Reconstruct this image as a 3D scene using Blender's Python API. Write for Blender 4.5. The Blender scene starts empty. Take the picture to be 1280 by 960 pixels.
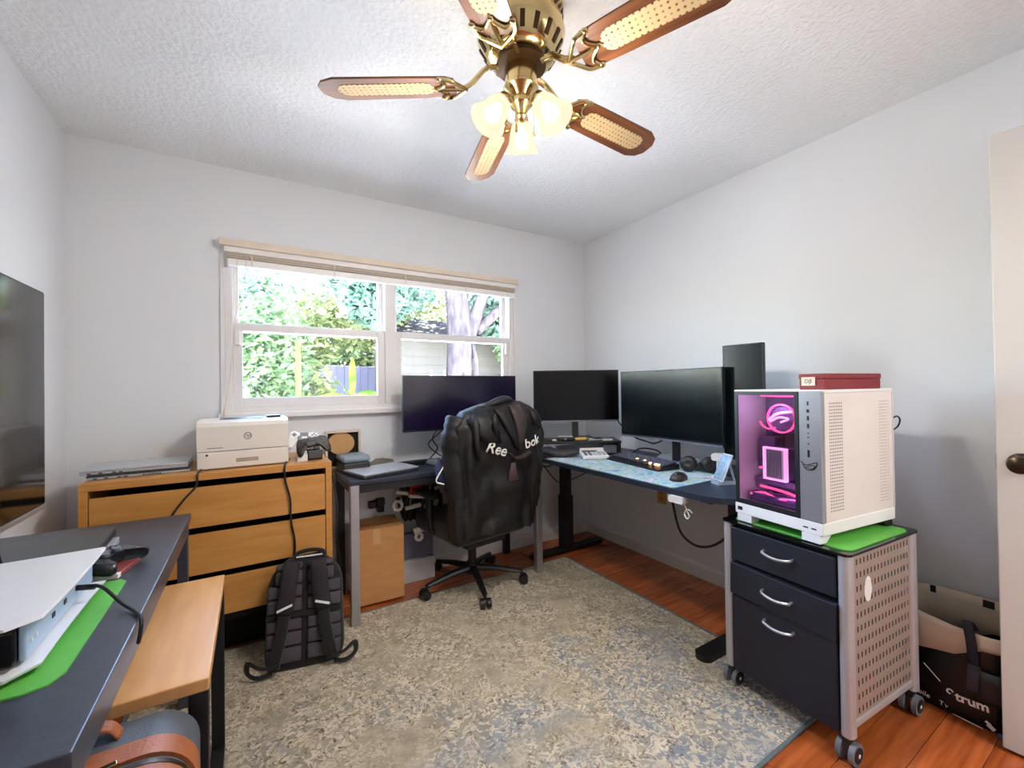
import bpy, bmesh, math, random
from mathutils import Vector, Matrix, Euler, noise
from mathutils.bvhtree import BVHTree
PI = math.pi
R = math.radians
random.seed(7)
sc = bpy.context.scene
COL = sc.collection

# ------------------------------------------------------------------ camera
cam_d = bpy.data.cameras.new('camera')
cam_d.sensor_width = 36.0
cam_d.lens = 531.2 / 1280 * 36.0
cam_d.clip_start = 0.02
cam = bpy.data.objects.new('camera', cam_d)
COL.objects.link(cam)
_yaw, _pitch, _roll = 0.5485, 0.0088, -0.0136
_f = Vector((math.sin(_yaw) * math.cos(_pitch), math.cos(_yaw) * math.cos(_pitch), math.sin(_pitch)))
_r0 = Vector((math.cos(_yaw), -math.sin(_yaw), 0))
_u0 = _r0.cross(_f)
_r = _r0 * math.cos(_roll) + _u0 * math.sin(_roll)
_u = -_r0 * math.sin(_roll) + _u0 * math.cos(_roll)
_m = Matrix((_r, _u, -_f)).transposed().to_4x4()
_m.translation = Vector((0, 0, 1.22))
cam.matrix_world = _m
sc.camera = cam

# ------------------------------------------------------------------ world, sun, exposure
sc.view_settings.view_transform = 'Standard'
sc.view_settings.look = 'None'
sc.view_settings.gamma = 1.0
sc.view_settings.use_curve_mapping = False
sc.view_settings.exposure = 1.42
LAMP_W = 7.2      # each fan bulb
HALL_FILL_W = 24.0
SKY = 5.4
SUN = 185.0
w = bpy.data.worlds.new('sky')
sc.world = w
w.use_nodes = True
nt = w.node_tree
nt.nodes.clear()
sky = nt.nodes.new('ShaderNodeTexSky')
sky.sky_type = 'NISHITA'
sky.sun_disc = False
sky.sun_elevation = R(52)
sky.sun_rotation = R(200)
bg = nt.nodes.new('ShaderNodeBackground')
bg.inputs['Strength'].default_value = SKY
out = nt.nodes.new('ShaderNodeOutputWorld')
nt.links.new(sky.outputs[0], bg.inputs['Color'])
nt.links.new(bg.outputs[0], out.inputs['Surface'])
sd = bpy.data.lights.new('sun', 'SUN')
sd.energy = SUN
sd.angle = R(0.6)
sd.color = (1, .97, .93)
so = bpy.data.objects.new('sun', sd)
so.rotation_euler = Vector((-.72, .0, -.80)).to_track_quat('-Z', 'Y').to_euler()
so.location = (8, 1, 9)
COL.objects.link(so)

X0, X1, Y0, Y1, H = -0.74, 2.42, -0.42, 2.768, 2.44
# window opening
WX0, WX1, WZ0, WZ1 = -0.125, 1.705, 1.10, 2.005
pd = bpy.data.lights.new('window_portal', 'AREA')
pd.shape = 'RECTANGLE'
pd.size, pd.size_y = WX1 - WX0, WZ1 - WZ0
pd.cycles.is_portal = True
po = bpy.data.objects.new('window_portal', pd)
po.location = ((WX0 + WX1) / 2, Y1 + .16, (WZ0 + WZ1) / 2)
po.rotation_euler = (R(-90), 0, 0)
COL.objects.link(po)


# ------------------------------------------------------------------ materials
def lin(c):
    o = []
    for v in c:
        v = v / 255.0
        o.append(v / 12.92 if v <= .04045 else ((v + .055) / 1.055) ** 2.4)
    return (o[0], o[1], o[2], 1)


MATS = {}


def mat(name, rgb, rough=.5, metal=0.0, var=.06, scale=12, bump=0.0, bscale=60, emit=None, estr=0, alt=None, stretch=None,
        coat=0.0, trans=0.0, rnd=0.0, spec=.5, detail=3, sheen=0.0):
    """principled material with a procedural noise variation between two tones"""
    if name in MATS:
        return MATS[name]
    m = bpy.data.materials.new(name)
    m.use_nodes = True
    n = m.node_tree
    b = n.nodes['Principled BSDF']
    c = lin(rgb)
    c2 = lin(alt) if alt else tuple(max(0, v * (1 - var * 2.5)) for v in c[:3]) + (1,)
    tc = n.nodes.new('ShaderNodeTexCoord')
    src = tc.outputs['Object']
    if stretch:
        mp = n.nodes.new('ShaderNodeMapping')
        mp.inputs['Scale'].default_value = stretch
        n.links.new(src, mp.inputs['Vector'])
        src = mp.outputs[0]
    nz = n.nodes.new('ShaderNodeTexNoise')
    nz.inputs['Scale'].default_value = scale
    nz.inputs['Detail'].default_value = detail
    n.links.new(src, nz.inputs['Vector'])
    rp = n.nodes.new('ShaderNodeValToRGB')
    rp.color_ramp.elements[0].position = .3
    rp.color_ramp.elements[1].position = .7
    rp.color_ramp.elements[0].color = c2
    rp.color_ramp.elements[1].color = c
    n.links.new(nz.outputs['Fac'], rp.inputs['Fac'])
    colout = rp.outputs['Color']
    if rnd:
        oi = n.nodes.new('ShaderNodeObjectInfo')
        mr = n.nodes.new('ShaderNodeMapRange')
        mr.inputs['To Min'].default_value = 1 - rnd
        mr.inputs['To Max'].default_value = 1 + rnd
        n.links.new(oi.outputs['Random'], mr.inputs['Value'])
        hs = n.nodes.new('ShaderNodeHueSaturation')
        n.links.new(mr.outputs[0], hs.inputs['Value'])
        n.links.new(colout, hs.inputs['Color'])
        colout = hs.outputs['Color']
        av = n.nodes.new('ShaderNodeVectorMath')
        av.operation = 'ADD'
        n.links.new(src, av.inputs[0])
        sv = n.nodes.new('ShaderNodeVectorMath')
        sv.operation = 'SCALE'
        sv.inputs['Scale'].default_value = 30
        cx = n.nodes.new('ShaderNodeCombineXYZ')
        for k in range(3):
            n.links.new(oi.outputs['Random'], cx.inputs[k])
        n.links.new(cx.outputs[0], sv.inputs[0])
        n.links.new(sv.outputs[0], av.inputs[1])
        n.links.new(av.outputs[0], nz.inputs['Vector'])
    n.links.new(colout, b.inputs['Base Color'])
    b.inputs['Roughness'].default_value = rough
    b.inputs['Metallic'].default_value = metal
    b.inputs['Coat Weight'].default_value = coat
    b.inputs['Specular IOR Level'].default_value = spec
    b.inputs['Transmission Weight'].default_value = trans
    b.inputs['Sheen Weight'].default_value = sheen
    if emit:
        b.inputs['Emission Color'].default_value = lin(emit)
        b.inputs['Emission Strength'].default_value = estr
    if bump:
        bz = n.nodes.new('ShaderNodeTexNoise')
        bz.inputs['Scale'].default_value = bscale
        bz.inputs['Detail'].default_value = 4
        n.links.new(tc.outputs['Object'], bz.inputs['Vector'])
        bp = n.nodes.new('ShaderNodeBump')
        bp.inputs['Strength'].default_value = bump
        bp.inputs['Distance'].default_value = .01
        n.links.new(bz.outputs['Fac'], bp.inputs['Height'])
        n.links.new(bp.outputs[0], b.inputs['Normal'])
    MATS[name] = m
    return m


WALL = mat('wall_paint', (229, 230, 232), .75, var=.006, scale=3, bump=.05, bscale=180, spec=.25)
CEIL = mat('ceiling_texture', (250, 251, 251), .85, var=.01, scale=40, bump=.8, bscale=55, spec=.2)
TRIM = mat('trim_paint', (228, 224, 218), .4, var=.01)
WINW = mat('window_vinyl', (232, 228, 226), .35, var=.01)
PLANK = mat('floor_wood', (196, 106, 54), .24, var=.1, alt=(150, 70, 32), scale=3.2, stretch=(1.2, 14, 1), rnd=.22, coat=.25, bump=.04, bscale=90, detail=6)
SUBF = mat('floor_joint', (52, 26, 14), .8)
DOORW = mat('door_paint', (206, 202, 198), .35, var=.01, scale=4)
BEECH = mat('beech_veneer', (206, 148, 78), .38, alt=(190, 128, 60), scale=5, stretch=(1, 6, 14), detail=6)
BEECHF = mat('beech_front', (208, 150, 80), .36, alt=(193, 132, 62), scale=4, stretch=(1.2, 6, 9), detail=6)
BENCHW = mat('light_beech', (224, 170, 110), .38, alt=(212, 154, 94), scale=4, stretch=(8, 1.2, 6), detail=5)
BLACK = mat('black_plastic', (20, 20, 23), .42, var=.1)
BLACKM = mat('black_powder_coat', (17, 17, 19), .5, var=.1, bump=.05, bscale=400)
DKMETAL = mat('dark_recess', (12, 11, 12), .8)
GRAPH = mat('graphite_desktop', (66, 70, 82), .34, alt=(58, 61, 72), scale=60, bump=.05, bscale=600)
NAVYTOP = mat('slate_blue_desktop', (38, 46, 62), .42, var=.05, scale=50, bump=.04, bscale=500)
TABTOP = mat('black_blue_tabletop', (40, 44, 58), .33, var=.05)
SILVER = mat('brushed_silver', (188, 188, 192), .34, metal=.85, var=.03, scale=20, stretch=(1, 1, 12))
SILVP = mat('silver_paint', (180, 178, 182), .38, metal=.35, var=.02)
LAPSIL = mat('laptop_silver', (196, 200, 206), .36, metal=.45, var=.02)
LAPDK = mat('laptop_graphite', (74, 78, 84), .38, metal=.4, var=.03)
CHROME = mat('chrome', (225, 225, 228), .14, metal=1, var=.01)
WHITEP = mat('white_plastic', (232, 230, 228), .38, var=.01)
CREAMP = mat('printer_white', (230, 222, 212), .45, var=.01)
GREYP = mat('grey_plastic', (110, 114, 122), .45, var=.03)
PERF = mat('perforated_tan_metal', (168, 150, 140), .45, metal=.3, var=.02)
NAVYD = mat('navy_black_drawer', (24, 26, 38), .5, var=.06, bump=.03, bscale=500)
SCREEN = mat('dark_screen', (7, 7, 10), .2, var=.05, spec=.3)
TVSCR = mat('tv_glass', (14, 14, 15), .09, var=.05, spec=.6)
CARD = mat('cardboard', (196, 142, 88), .75, alt=(184, 128, 76), scale=8, stretch=(1, 1, 4))
GREEN = mat('green_cutting_mat', (96, 182, 72), .5, var=.03, scale=20)
FABB = mat('black_fabric', (17, 16, 18), .82, var=.15, scale=60, bump=.2, bscale=300, sheen=.15)
FABG = mat('charcoal_mesh', (82, 75, 83), .85, alt=(64, 58, 65), scale=220, bump=.3, bscale=500)
FABP = mat('dark_plum_strap', (40, 32, 38), .8, var=.1, scale=90, bump=.2, bscale=400)
JACK = mat('black_jacket_nylon', (18, 16, 16), .55, alt=(10, 9, 10), scale=5, bump=.12, bscale=30)
JACKIN = mat('blue_jacket_lining', (34, 46, 92), .6, var=.08)
WHITETX = mat('white_print', (238, 236, 230), .6, var=.01)
REFLECT = mat('reflective_white', (235, 235, 238), .35, var=.01)
BRASS = mat('polished_brass', (218, 194, 142), .17, metal=1, var=.05, scale=9)
BRASSD = mat('dark_brass_slot', (70, 48, 22), .4, metal=.6, var=.05)
RED = mat('maroon_box', (128, 30, 38), .5, var=.05)
REDP = mat('red_plastic', (200, 40, 34), .4, var=.05)
YELLOW = mat('wooden_yellow', (222, 180, 96), .5, var=.05)
LEATH = mat('tan_leather', (178, 104, 58), .5, alt=(152, 82, 42), scale=14, bump=.15, bscale=160)
BAGG = mat('slate_canvas', (92, 98, 108), .62, var=.06, scale=40, bump=.1, bscale=300)
TOTEC = mat('cream_canvas', (222, 204, 182), .75, var=.04, scale=9, bump=.08, bscale=20)
TOTEI = mat('tote_lining', (196, 188, 172), .75, var=.04, scale=9, bump=.08, bscale=20)
TOTEB = mat('tote_black', (16, 17, 20), .42, var=.1, bump=.15, bscale=14)
NAVYF = mat('navy_webbing', (28, 32, 44), .75, var=.1)
BRONZE = mat('bronze_knob', (70, 58, 46), .3, metal=.9, var=.05)
OUTL = mat('almond_outlet', (206, 160, 92), .5, var=.02)
TAN = mat('tan_cork', (204, 158, 104), .7, var=.05, scale=30)
CUSH = mat('blue_grey_vinyl', (126, 140, 150), .38, var=.03)
BLIND = mat('blind_slats', (226, 210, 192), .5, var=.03)
BLINDW = mat('blind_white_rail', (244, 240, 236), .4, var=.01)
CAMO = mat('dark_camouflage', (70, 62, 58), .45, alt=(30, 28, 28), scale=38, detail=1)


def rug_mat():
    m = bpy.data.materials.new('distressed_rug')
    m.use_nodes = True
    n = m.node_tree
    b = n.nodes['Principled BSDF']
    tc = n.nodes.new('ShaderNodeTexCoord')

    def nz(scale, detail=3, dist=0.0, rough=.5):
        z = n.nodes.new('ShaderNodeTexNoise')
        z.inputs['Scale'].default_value = scale
        z.inputs['Detail'].default_value = detail
        z.inputs['Distortion'].default_value = dist
        z.inputs['Roughness'].default_value = rough
        n.links.new(tc.outputs['Object'], z.inputs['Vector'])
        return z.outputs['Fac']

    def ramp(f, a, c, p0, p1):
        r = n.nodes.new('ShaderNodeValToRGB')
        r.color_ramp.elements[0].position = p0
        r.color_ramp.elements[1].position = p1
        r.color_ramp.elements[0].color = a
        r.color_ramp.elements[1].color = c
        n.links.new(f, r.inputs['Fac'])
        return r.outputs['Color']

    def mix(f, a, c):
        x = n.nodes.new('ShaderNodeMix')
        x.data_type = 'RGBA'
        n.links.new(f, x.inputs['Factor'])
        n.links.new(a, x.inputs['A'])
        n.links.new(c, x.inputs['B'])
        return x.outputs['Result']
    K, W1 = (0, 0, 0, 1), (1, 1, 1, 1)
    sep = n.nodes.new('ShaderNodeSeparateXYZ')
    n.links.new(tc.outputs['Object'], sep.inputs[0])
    # bluer towards the front: partly rug pattern, partly cool light put into the colour
    md = n.nodes.new('ShaderNodeMath')
    md.operation = 'MULTIPLY_ADD'
    n.links.new(sep.outputs['Y'], md.inputs[0])
    md.inputs[1].default_value = -.22
    md.inputs[2].default_value = .28
    ad = n.nodes.new('ShaderNodeMath')
    ad.operation = 'ADD'
    n.links.new(nz(3.4, 5, 1.0, .6), ad.inputs[0])
    n.links.new(md.outputs[0], ad.inputs[1])
    patch = ramp(ad.outputs[0], K, W1, .78, 1.02)
    beige = ramp(nz(9, 4, .5), lin((156, 146, 126)), lin((182, 169, 146)), .35, .65)
    blue = ramp(nz(11, 4, .5), lin((124, 132, 142)), lin((154, 158, 162)), .35, .65)
    base = mix(patch, beige, blue)
    fl = ramp(nz(42, 2, 1.4), K, W1, .48, .56)
    area = ramp(nz(4.2, 4, .8), K, W1, .28, .52)
    ml = n.nodes.new('ShaderNodeMath')
    ml.operation = 'MULTIPLY'
    n.links.new(fl, ml.inputs[0])
    n.links.new(area, ml.inputs[1])
    cream = ramp(nz(20), lin((196, 182, 158)), lin((218, 206, 186)), .3, .7)
    base = mix(ml.outputs[0], base, cream)
    dk = ramp(nz(46, 2, 1.6), K, W1, .58, .66)
    m2 = n.nodes.new('ShaderNodeMath')
    m2.operation = 'MULTIPLY'
    n.links.new(dk, m2.inputs[0])
    n.links.new(area, m2.inputs[1])
    brown = ramp(nz(30), lin((106, 92, 76)), lin((132, 116, 98)), .3, .7)
    base = mix(m2.outputs[0], base, brown)
    n.links.new(base, b.inputs['Base Color'])
    b.inputs['Roughness'].default_value = .95
    b.inputs['Specular IOR Level'].default_value = .1
    bp = n.nodes.new('ShaderNodeBump')
    bp.inputs['Strength'].default_value = .5
    bp.inputs['Distance'].default_value = .006
    n.links.new(nz(140, 3), bp.inputs['Height'])
    n.links.new(bp.outputs[0], b.inputs['Normal'])
    return m


def glass_mat(name, tint=(1, 1, 1, 1), refl=.9):
    m = bpy.data.materials.new(name)
    m.use_nodes = True
    n = m.node_tree
    n.nodes.clear()
    o = n.nodes.new('ShaderNodeOutputMaterial')
    t = n.nodes.new('ShaderNodeBsdfTransparent')
    t.inputs['Color'].default_value = tint
    g = n.nodes.new('ShaderNodeBsdfGlossy')
    g.inputs['Roughness'].default_value = .02
    fr = n.nodes.new('ShaderNodeFresnel')
    fr.inputs['IOR'].default_value = 1.45
    mu = n.nodes.new('ShaderNodeMath')
    mu.operation = 'MULTIPLY'
    mu.inputs[1].default_value = refl
    mx = n.nodes.new('ShaderNodeMixShader')
    n.links.new(fr.outputs[0], mu.inputs[0])
    n.links.new(mu.outputs[0], mx.inputs[0])
    n.links.new(t.outputs[0], mx.inputs[1])
    n.links.new(g.outputs[0], mx.inputs[2])
    n.links.new(mx.outputs[0], o.inputs['Surface'])
    return m


def leaf_mat(name, c1, c2):
    m = bpy.data.materials.new(name)
    m.use_nodes = True
    n = m.node_tree
    n.nodes.clear()
    o = n.nodes.new('ShaderNodeOutputMaterial')
    tc = n.nodes.new('ShaderNodeTexCoord')
    z = n.nodes.new('ShaderNodeTexNoise')
    z.inputs['Scale'].default_value = 3.5
    z.inputs['Detail'].default_value = 5
    n.links.new(tc.outputs['Object'], z.inputs['Vector'])
    r = n.nodes.new('ShaderNodeValToRGB')
    r.color_ramp.elements[0].position = .35
    r.color_ramp.elements[1].position = .65
    r.color_ramp.elements[0].color = lin(c1)
    r.color_ramp.elements[1].color = lin(c2)
    n.links.new(z.outputs['Fac'], r.inputs['Fac'])
    d = n.nodes.new('ShaderNodeBsdfDiffuse')
    t = n.nodes.new('ShaderNodeBsdfTranslucent')
    mx = n.nodes.new('ShaderNodeMixShader')
    mx.inputs[0].default_value = .4
    n.links.new(r.outputs[0], d.inputs['Color'])
    n.links.new(r.outputs[0], t.inputs['Color'])
    n.links.new(d.outputs[0], mx.inputs[1])
    n.links.new(t.outputs[0], mx.inputs[2])
    n.links.new(mx.outputs[0], o.inputs['Surface'])
    return m


def emis(name, rgb, s):
    return mat(name, rgb, .5, var=.02, emit=rgb, estr=s)


def shade_mat():
    m = bpy.data.materials.new('frosted_lamp_glass')
    m.use_nodes = True
    n = m.node_tree
    n.nodes.clear()
    o = n.nodes.new('ShaderNodeOutputMaterial')
    tc = n.nodes.new('ShaderNodeTexCoord')
    z = n.nodes.new('ShaderNodeTexNoise')
    z.inputs['Scale'].default_value = 30
    n.links.new(tc.outputs['Object'], z.inputs['Vector'])
    r = n.nodes.new('ShaderNodeValToRGB')
    r.color_ramp.elements[0].color = (1, .86, .60, 1)
    r.color_ramp.elements[1].color = (1, .90, .68, 1)
    n.links.new(z.outputs['Fac'], r.inputs['Fac'])
    p = n.nodes.new('ShaderNodeBsdfTransparent')
    p.inputs['Color'].default_value = (1, .95, .85, 1)
    e = n.nodes.new('ShaderNodeEmission')
    e.inputs['Strength'].default_value = .46
    n.links.new(r.outputs[0], e.inputs['Color'])
    a = n.nodes.new('ShaderNodeMixShader')
    a.inputs[0].default_value = .36
    n.links.new(e.outputs[0], a.inputs[1])
    n.links.new(p.outputs[0], a.inputs[2])
    n.links.new(a.outputs[0], o.inputs['Surface'])
    return m


# ------------------------------------------------------------------ mesh builder
class B:
    def __init__(s):
        s.bm = bmesh.new()

    def box(s, x0, x1, y0, y1, z0, z1, bev=0.0, seg=2, m=None):
        mm = Matrix.Translation(((x0 + x1) / 2, (y0 + y1) / 2, (z0 + z1) / 2)) @ Matrix.Diagonal((x1 - x0, y1 - y0, z1 - z0, 1))
        r = bmesh.ops.create_cube(s.bm, size=1, matrix=mm)
        vs = r['verts']
        if bev:
            es = list({e for v in vs for e in v.link_edges})
            g = bmesh.ops.bevel(s.bm, geom=es, offset=bev, segments=seg, affect='EDGES', profile=.5)
            vs = list({v for f in g['faces'] for v in f.verts} | {v for v in vs if v.is_valid})
        if m is not None:
            bmesh.ops.transform(s.bm, matrix=m, verts=vs)
        return s

    def rbox(s, c, size, rot=(0, 0, 0), bev=0.0, seg=2):
        m = Matrix.Translation(c) @ Euler(rot).to_matrix().to_4x4()
        a, b, d = size[0] / 2, size[1] / 2, size[2] / 2
        return s.box(-a, a, -b, b, -d, d, bev, seg, m)

    def cyl(s, p0, p1, r, r2=None, n=16):
        p0, p1 = Vector(p0), Vector(p1)
        d = p1 - p0
        m = Matrix.Translation((p0 + p1) / 2) @ d.to_track_quat('Z', 'Y').to_matrix().to_4x4()
        bmesh.ops.create_cone(s.bm, cap_ends=True, segments=n, radius1=r, radius2=r if r2 is None else r2, depth=d.length, matrix=m)
        return s

    def ball(s, c, r, sc=(1, 1, 1), u=16, v=10, rot=(0, 0, 0)):
        m = Matrix.Translation(c) @ Euler(rot).to_matrix().to_4x4() @ Matrix.Diagonal((sc[0], sc[1], sc[2], 1))
        bmesh.ops.create_uvsphere(s.bm, u_segments=u, v_segments=v, radius=r, matrix=m)
        return s

    def rings(s, rings, closed=True, cap=True):
        """skin a list of vertex rings"""
        vr = [[s.bm.verts.new(p) for p in ring] for ring in rings]
        n = len(vr[0])
        for a, b in zip(vr, vr[1:]):
            for i in range(n if closed else n - 1):
                j = (i + 1) % n
                s.bm.faces.new((a[i], a[j], b[j], b[i]))
        if cap and closed:
            s.bm.faces.new(list(reversed(vr[0])))
            s.bm.faces.new(vr[-1])
        return s

    def tube(s, pts, r, n=8, smooth=4, flat=1.0, up=None):
        pts = [Vector(p) for p in pts]
        if smooth and len(pts) > 2:
            q = []
            P = [pts[0] * 2 - pts[1]] + pts + [pts[-1] * 2 - pts[-2]]
            for i in range(1, len(P) - 2):
                for k in range(smooth):
                    t = k / smooth
                    a, b, c, d = P[i - 1], P[i], P[i + 1], P[i + 2]
                    q.append(.5 * ((2 * b) + (c - a) * t + (2 * a - 5 * b + 4 * c - d) * t * t + (3 * b - a - 3 * c + d) * t ** 3))
            q.append(pts[-1])
            pts = q
        rings = []
        nrm = Vector(up) if up else None
        for i, p in enumerate(pts):
            d = (pts[min(i + 1, len(pts) - 1)] - pts[max(i - 1, 0)]).normalized()
            if nrm is None:
                nrm = d.orthogonal().normalized()
            nrm = (nrm - d * nrm.dot(d))
            if nrm.length < 1e-5:
                nrm = d.orthogonal()
            nrm.normalize()
            bn = d.cross(nrm)
            rr = r(i / (len(pts) - 1)) if callable(r) else r
            rings.append([p + nrm * math.cos(2 * PI * k / n) * rr * flat + bn * math.sin(2 * PI * k / n) * rr for k in range(n)])
        return s.rings(rings)

    def lathe(s, prof, n=32, m=None):
        rings = []
        for r, z in prof:
            rr = max(r, 1e-4)
            rings.append([Vector((rr * math.cos(2 * PI * k / n), rr * math.sin(2 * PI * k / n), z)) for k in range(n)])
        if m is not None:
            rings = [[m @ p for p in q] for q in rings]
        return s.rings(rings, cap=False)

    def prism(s, poly, a, b, axis='z', m=None):
        def P(u, v, t):
            return {'z': Vector((u, v, t)), 'y': Vector((u, t, v)), 'x': Vector((t, u, v))}[axis]
        r = [[P(u, v, a) for u, v in poly], [P(u, v, b) for u, v in poly]]
        if m is not None:
            r = [[m @ p for p in q] for q in r]
        return s.rings(r)

    def obj(s, name, mt, parent=None, smooth=False, label=None, kind=None):
        bmesh.ops.recalc_face_normals(s.bm, faces=s.bm.faces)
        me = bpy.data.meshes.new(name)
        s.bm.to_mesh(me)
        s.bm.free()
        me.materials.append(mt)
        if smooth:
            for p in me.polygons:
                p.use_smooth = True
            if smooth != 'all':
                me.set_sharp_from_angle(angle=R(38))
        o = bpy.data.objects.new(name, me)
        COL.objects.link(o)
        if parent:
            o.parent = parent
        if label:
            o['label'] = label
        if kind:
            o['kind'] = kind
        return o


def thing(name, label, cat, loc=(0, 0, 0), rz=0, group=None, rx=0):
    o = bpy.data.objects.new(name, None)
    COL.objects.link(o)
    o.empty_display_size = .05
    o.location = loc
    o.rotation_euler = (R(rx), 0, R(rz))
    o['label'] = label
    o['category'] = cat
    if group:
        o['group'] = group
    return o


def tag(o, label, cat, group=None):
    o['label'] = label
    o['category'] = cat
    if group:
        o['group'] = group
    return o


def struct(o):
    o['kind'] = 'structure'
    return o


def rrect(w, h, r, n=5, cx=0, cy=0):
    p = []
    for sx, sy, a0 in ((1, 1, 0), (-1, 1, 90), (-1, -1, 180), (1, -1, 270)):
        for k in range(n + 1):
            a = R(a0 + 90 * k / n)
            p.append((cx + sx * (w / 2 - r) + r * math.cos(a), cy + sy * (h / 2 - r) + r * math.sin(a)))
    return p


def text_mesh(body, size, extrude=.0006, align='CENTER', shear=0, bold=0):
    cu = bpy.data.curves.new('lettering', 'FONT')
    cu.body = body
    cu.size = size
    cu.extrude = extrude
    cu.align_x = align
    cu.align_y = 'CENTER'
    cu.shear = shear
    cu.offset = bold
    cu.resolution_u = 3
    t = bpy.data.objects.new('lettering', cu)
    COL.objects.link(t)
    dg = bpy.context.evaluated_depsgraph_get()
    dg.update()
    me = bpy.data.meshes.new_from_object(t.evaluated_get(dg))
    bpy.data.objects.remove(t)
    bpy.data.curves.remove(cu)
    return me


def text(body, size, mt, parent, loc, rot, name='lettering', **k):
    me = text_mesh(body, size, **k)
    me.materials.clear()
    me.materials.append(mt)
    o = bpy.data.objects.new(name, me)
    COL.objects.link(o)
    o.parent = parent
    o.location = loc
    o.rotation_euler = rot
    return o


def perf_panel(u0, u1, v0, v1, cols, rows, hw, hh, P, stag=0.0, bm=None, diamond=False):
    """sheet with real slots: P(u,v)->Vector; every cell is four faces round its hole"""
    b = bm or B()
    du, dv = (u1 - u0) / cols, (v1 - v0) / rows
    for i in range(cols):
        for j in range(rows):
            a, c = u0 + i * du, v0 + j * dv
            cu, cv = a + du / 2, c + dv / 2 + (stag * dv * .5 if i % 2 else 0)
            o = [(a, c), (a + du, c), (a + du, c + dv), (a, c + dv)]
            q = [(cu, cv - hh), (cu + hw, cv), (cu, cv + hh), (cu - hw, cv)] if diamond else \
                [(cu - hw, cv - hh), (cu + hw, cv - hh), (cu + hw, cv + hh), (cu - hw, cv + hh)]
            if diamond:
                q = [(cu - hw * .6, cv - hh), (cu + hw, cv - hh * .4), (cu + hw * .6, cv + hh), (cu - hw, cv + hh * .4)]
            ov = [b.bm.verts.new(P(*p)) for p in o]
            qv = [b.bm.verts.new(P(*p)) for p in q]
            for k in range(4):
                l = (k + 1) % 4
                b.bm.faces.new((ov[k], ov[l], qv[l], qv[k]))
    bmesh.ops.remove_doubles(b.bm, verts=b.bm.verts, dist=1e-6)
    return b


# =================================================================== THE ROOM
T = .15
struct(B().box(X0 - T, X0, Y0 - T, Y1 + T, 0, H).obj('wall_left', WALL))
struct(B().box(X1, X1 + T, Y0 - T, Y1 + T, 0, H).obj('wall_right', WALL))
b = B()
b.box(X0, X1, Y1, Y1 + T, 0, WZ0).box(X0, X1, Y1, Y1 + T, WZ1, H)
b.box(X0, WX0, Y1, Y1 + T, WZ0, WZ1).box(WX1, X1, Y1, Y1 + T, WZ0, WZ1)
struct(b.obj('wall_back', WALL))
DX0, DX1, DH = 1.42, 2.19, 2.06
b = B()
b.box(X0, DX0, Y0 - T, Y0, 0, H).box(DX1, X1, Y0 - T, Y0, 0, H).box(DX0, DX1, Y0 - T, Y0, DH, H)
struct(b.obj('wall_rear', WALL))
struct(B().box(X0 - T, X1 + T, Y0 - T - 1.2, Y1 + T, H, H + .12).obj('ceiling', CEIL))
# hall behind the doorway
b = B()
b.box(.6, X1 + T, Y0 - T - 1.3, Y0 - T - 1.2, 0, H).box(.5, .6, Y0 - T - 1.3, Y0 - T, 0, H).box(X1, X1 + T, Y0 - T - 1.2, Y0 - T, 0, H)
struct(b.obj('wall_hall', WALL))
hl = thing('hall_fill_light', 'added round white fill light, unseen in the hall beyond the doorway', 'light', (1.8, Y0 - T - .6, H))  # unseen ceiling lamp added to fill the room from behind
B().lathe([(0, -.09), (.09, -.075), (.14, -.04), (.15, -.02)]).obj('diffuser', emis('hall_fill_diffuser', (255, 244, 226), 2.0), hl, True)
B().lathe([(.15, -.02), (.16, -.02), (.16, 0), (0, 0)]).obj('rim', WHITEP, hl, True)
ld = bpy.data.lights.new('hall_fill_bulb', 'POINT')
ld.energy = HALL_FILL_W
ld.color = (1, .96, .91)
ld.shadow_soft_size = .12
lo = bpy.data.objects.new('hall_fill_bulb', ld)
lo.location = (1.8, Y0 - T - .6, H - .22)
COL.objects.link(lo)

# floor: sub-floor and planks laid along X, each one its own piece
fl = struct(B().box(X0 - T, X1 + T, Y0 - T - 1.2, Y1 + T, -.12, -.006).obj('floor', SUBF))
pw, pl = .127, .95
meshes = {}
rnd = random.Random(3)
j = 0
y = Y0 - T - 1.2
while y < Y1 - .001:
    y2 = min(y + pw, Y1)
    x = X0 - rnd.random() * pl
    while x < X1 - .001:
        a, c = max(x, X0), min(x + pl, X1)
        if c - a > .02:
            key = (round(c - a, 2), round(y2 - y, 3))
            if key not in meshes:
                q = B()
                q.box(-(c - a) / 2 + .0008, (c - a) / 2 - .0008, -(y2 - y) / 2 + .0008, (y2 - y) / 2 - .0008, -.006, 0, .0012, 1)
                o = q.obj('plank', PLANK, fl)
                meshes[key] = o.data
            else:
                o = bpy.data.objects.new('plank', meshes[key])
                COL.objects.link(o)
                o.parent = fl
            o.location = ((a + c) / 2, (y + y2) / 2, 0)
        x += pl
    y += pw

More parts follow.
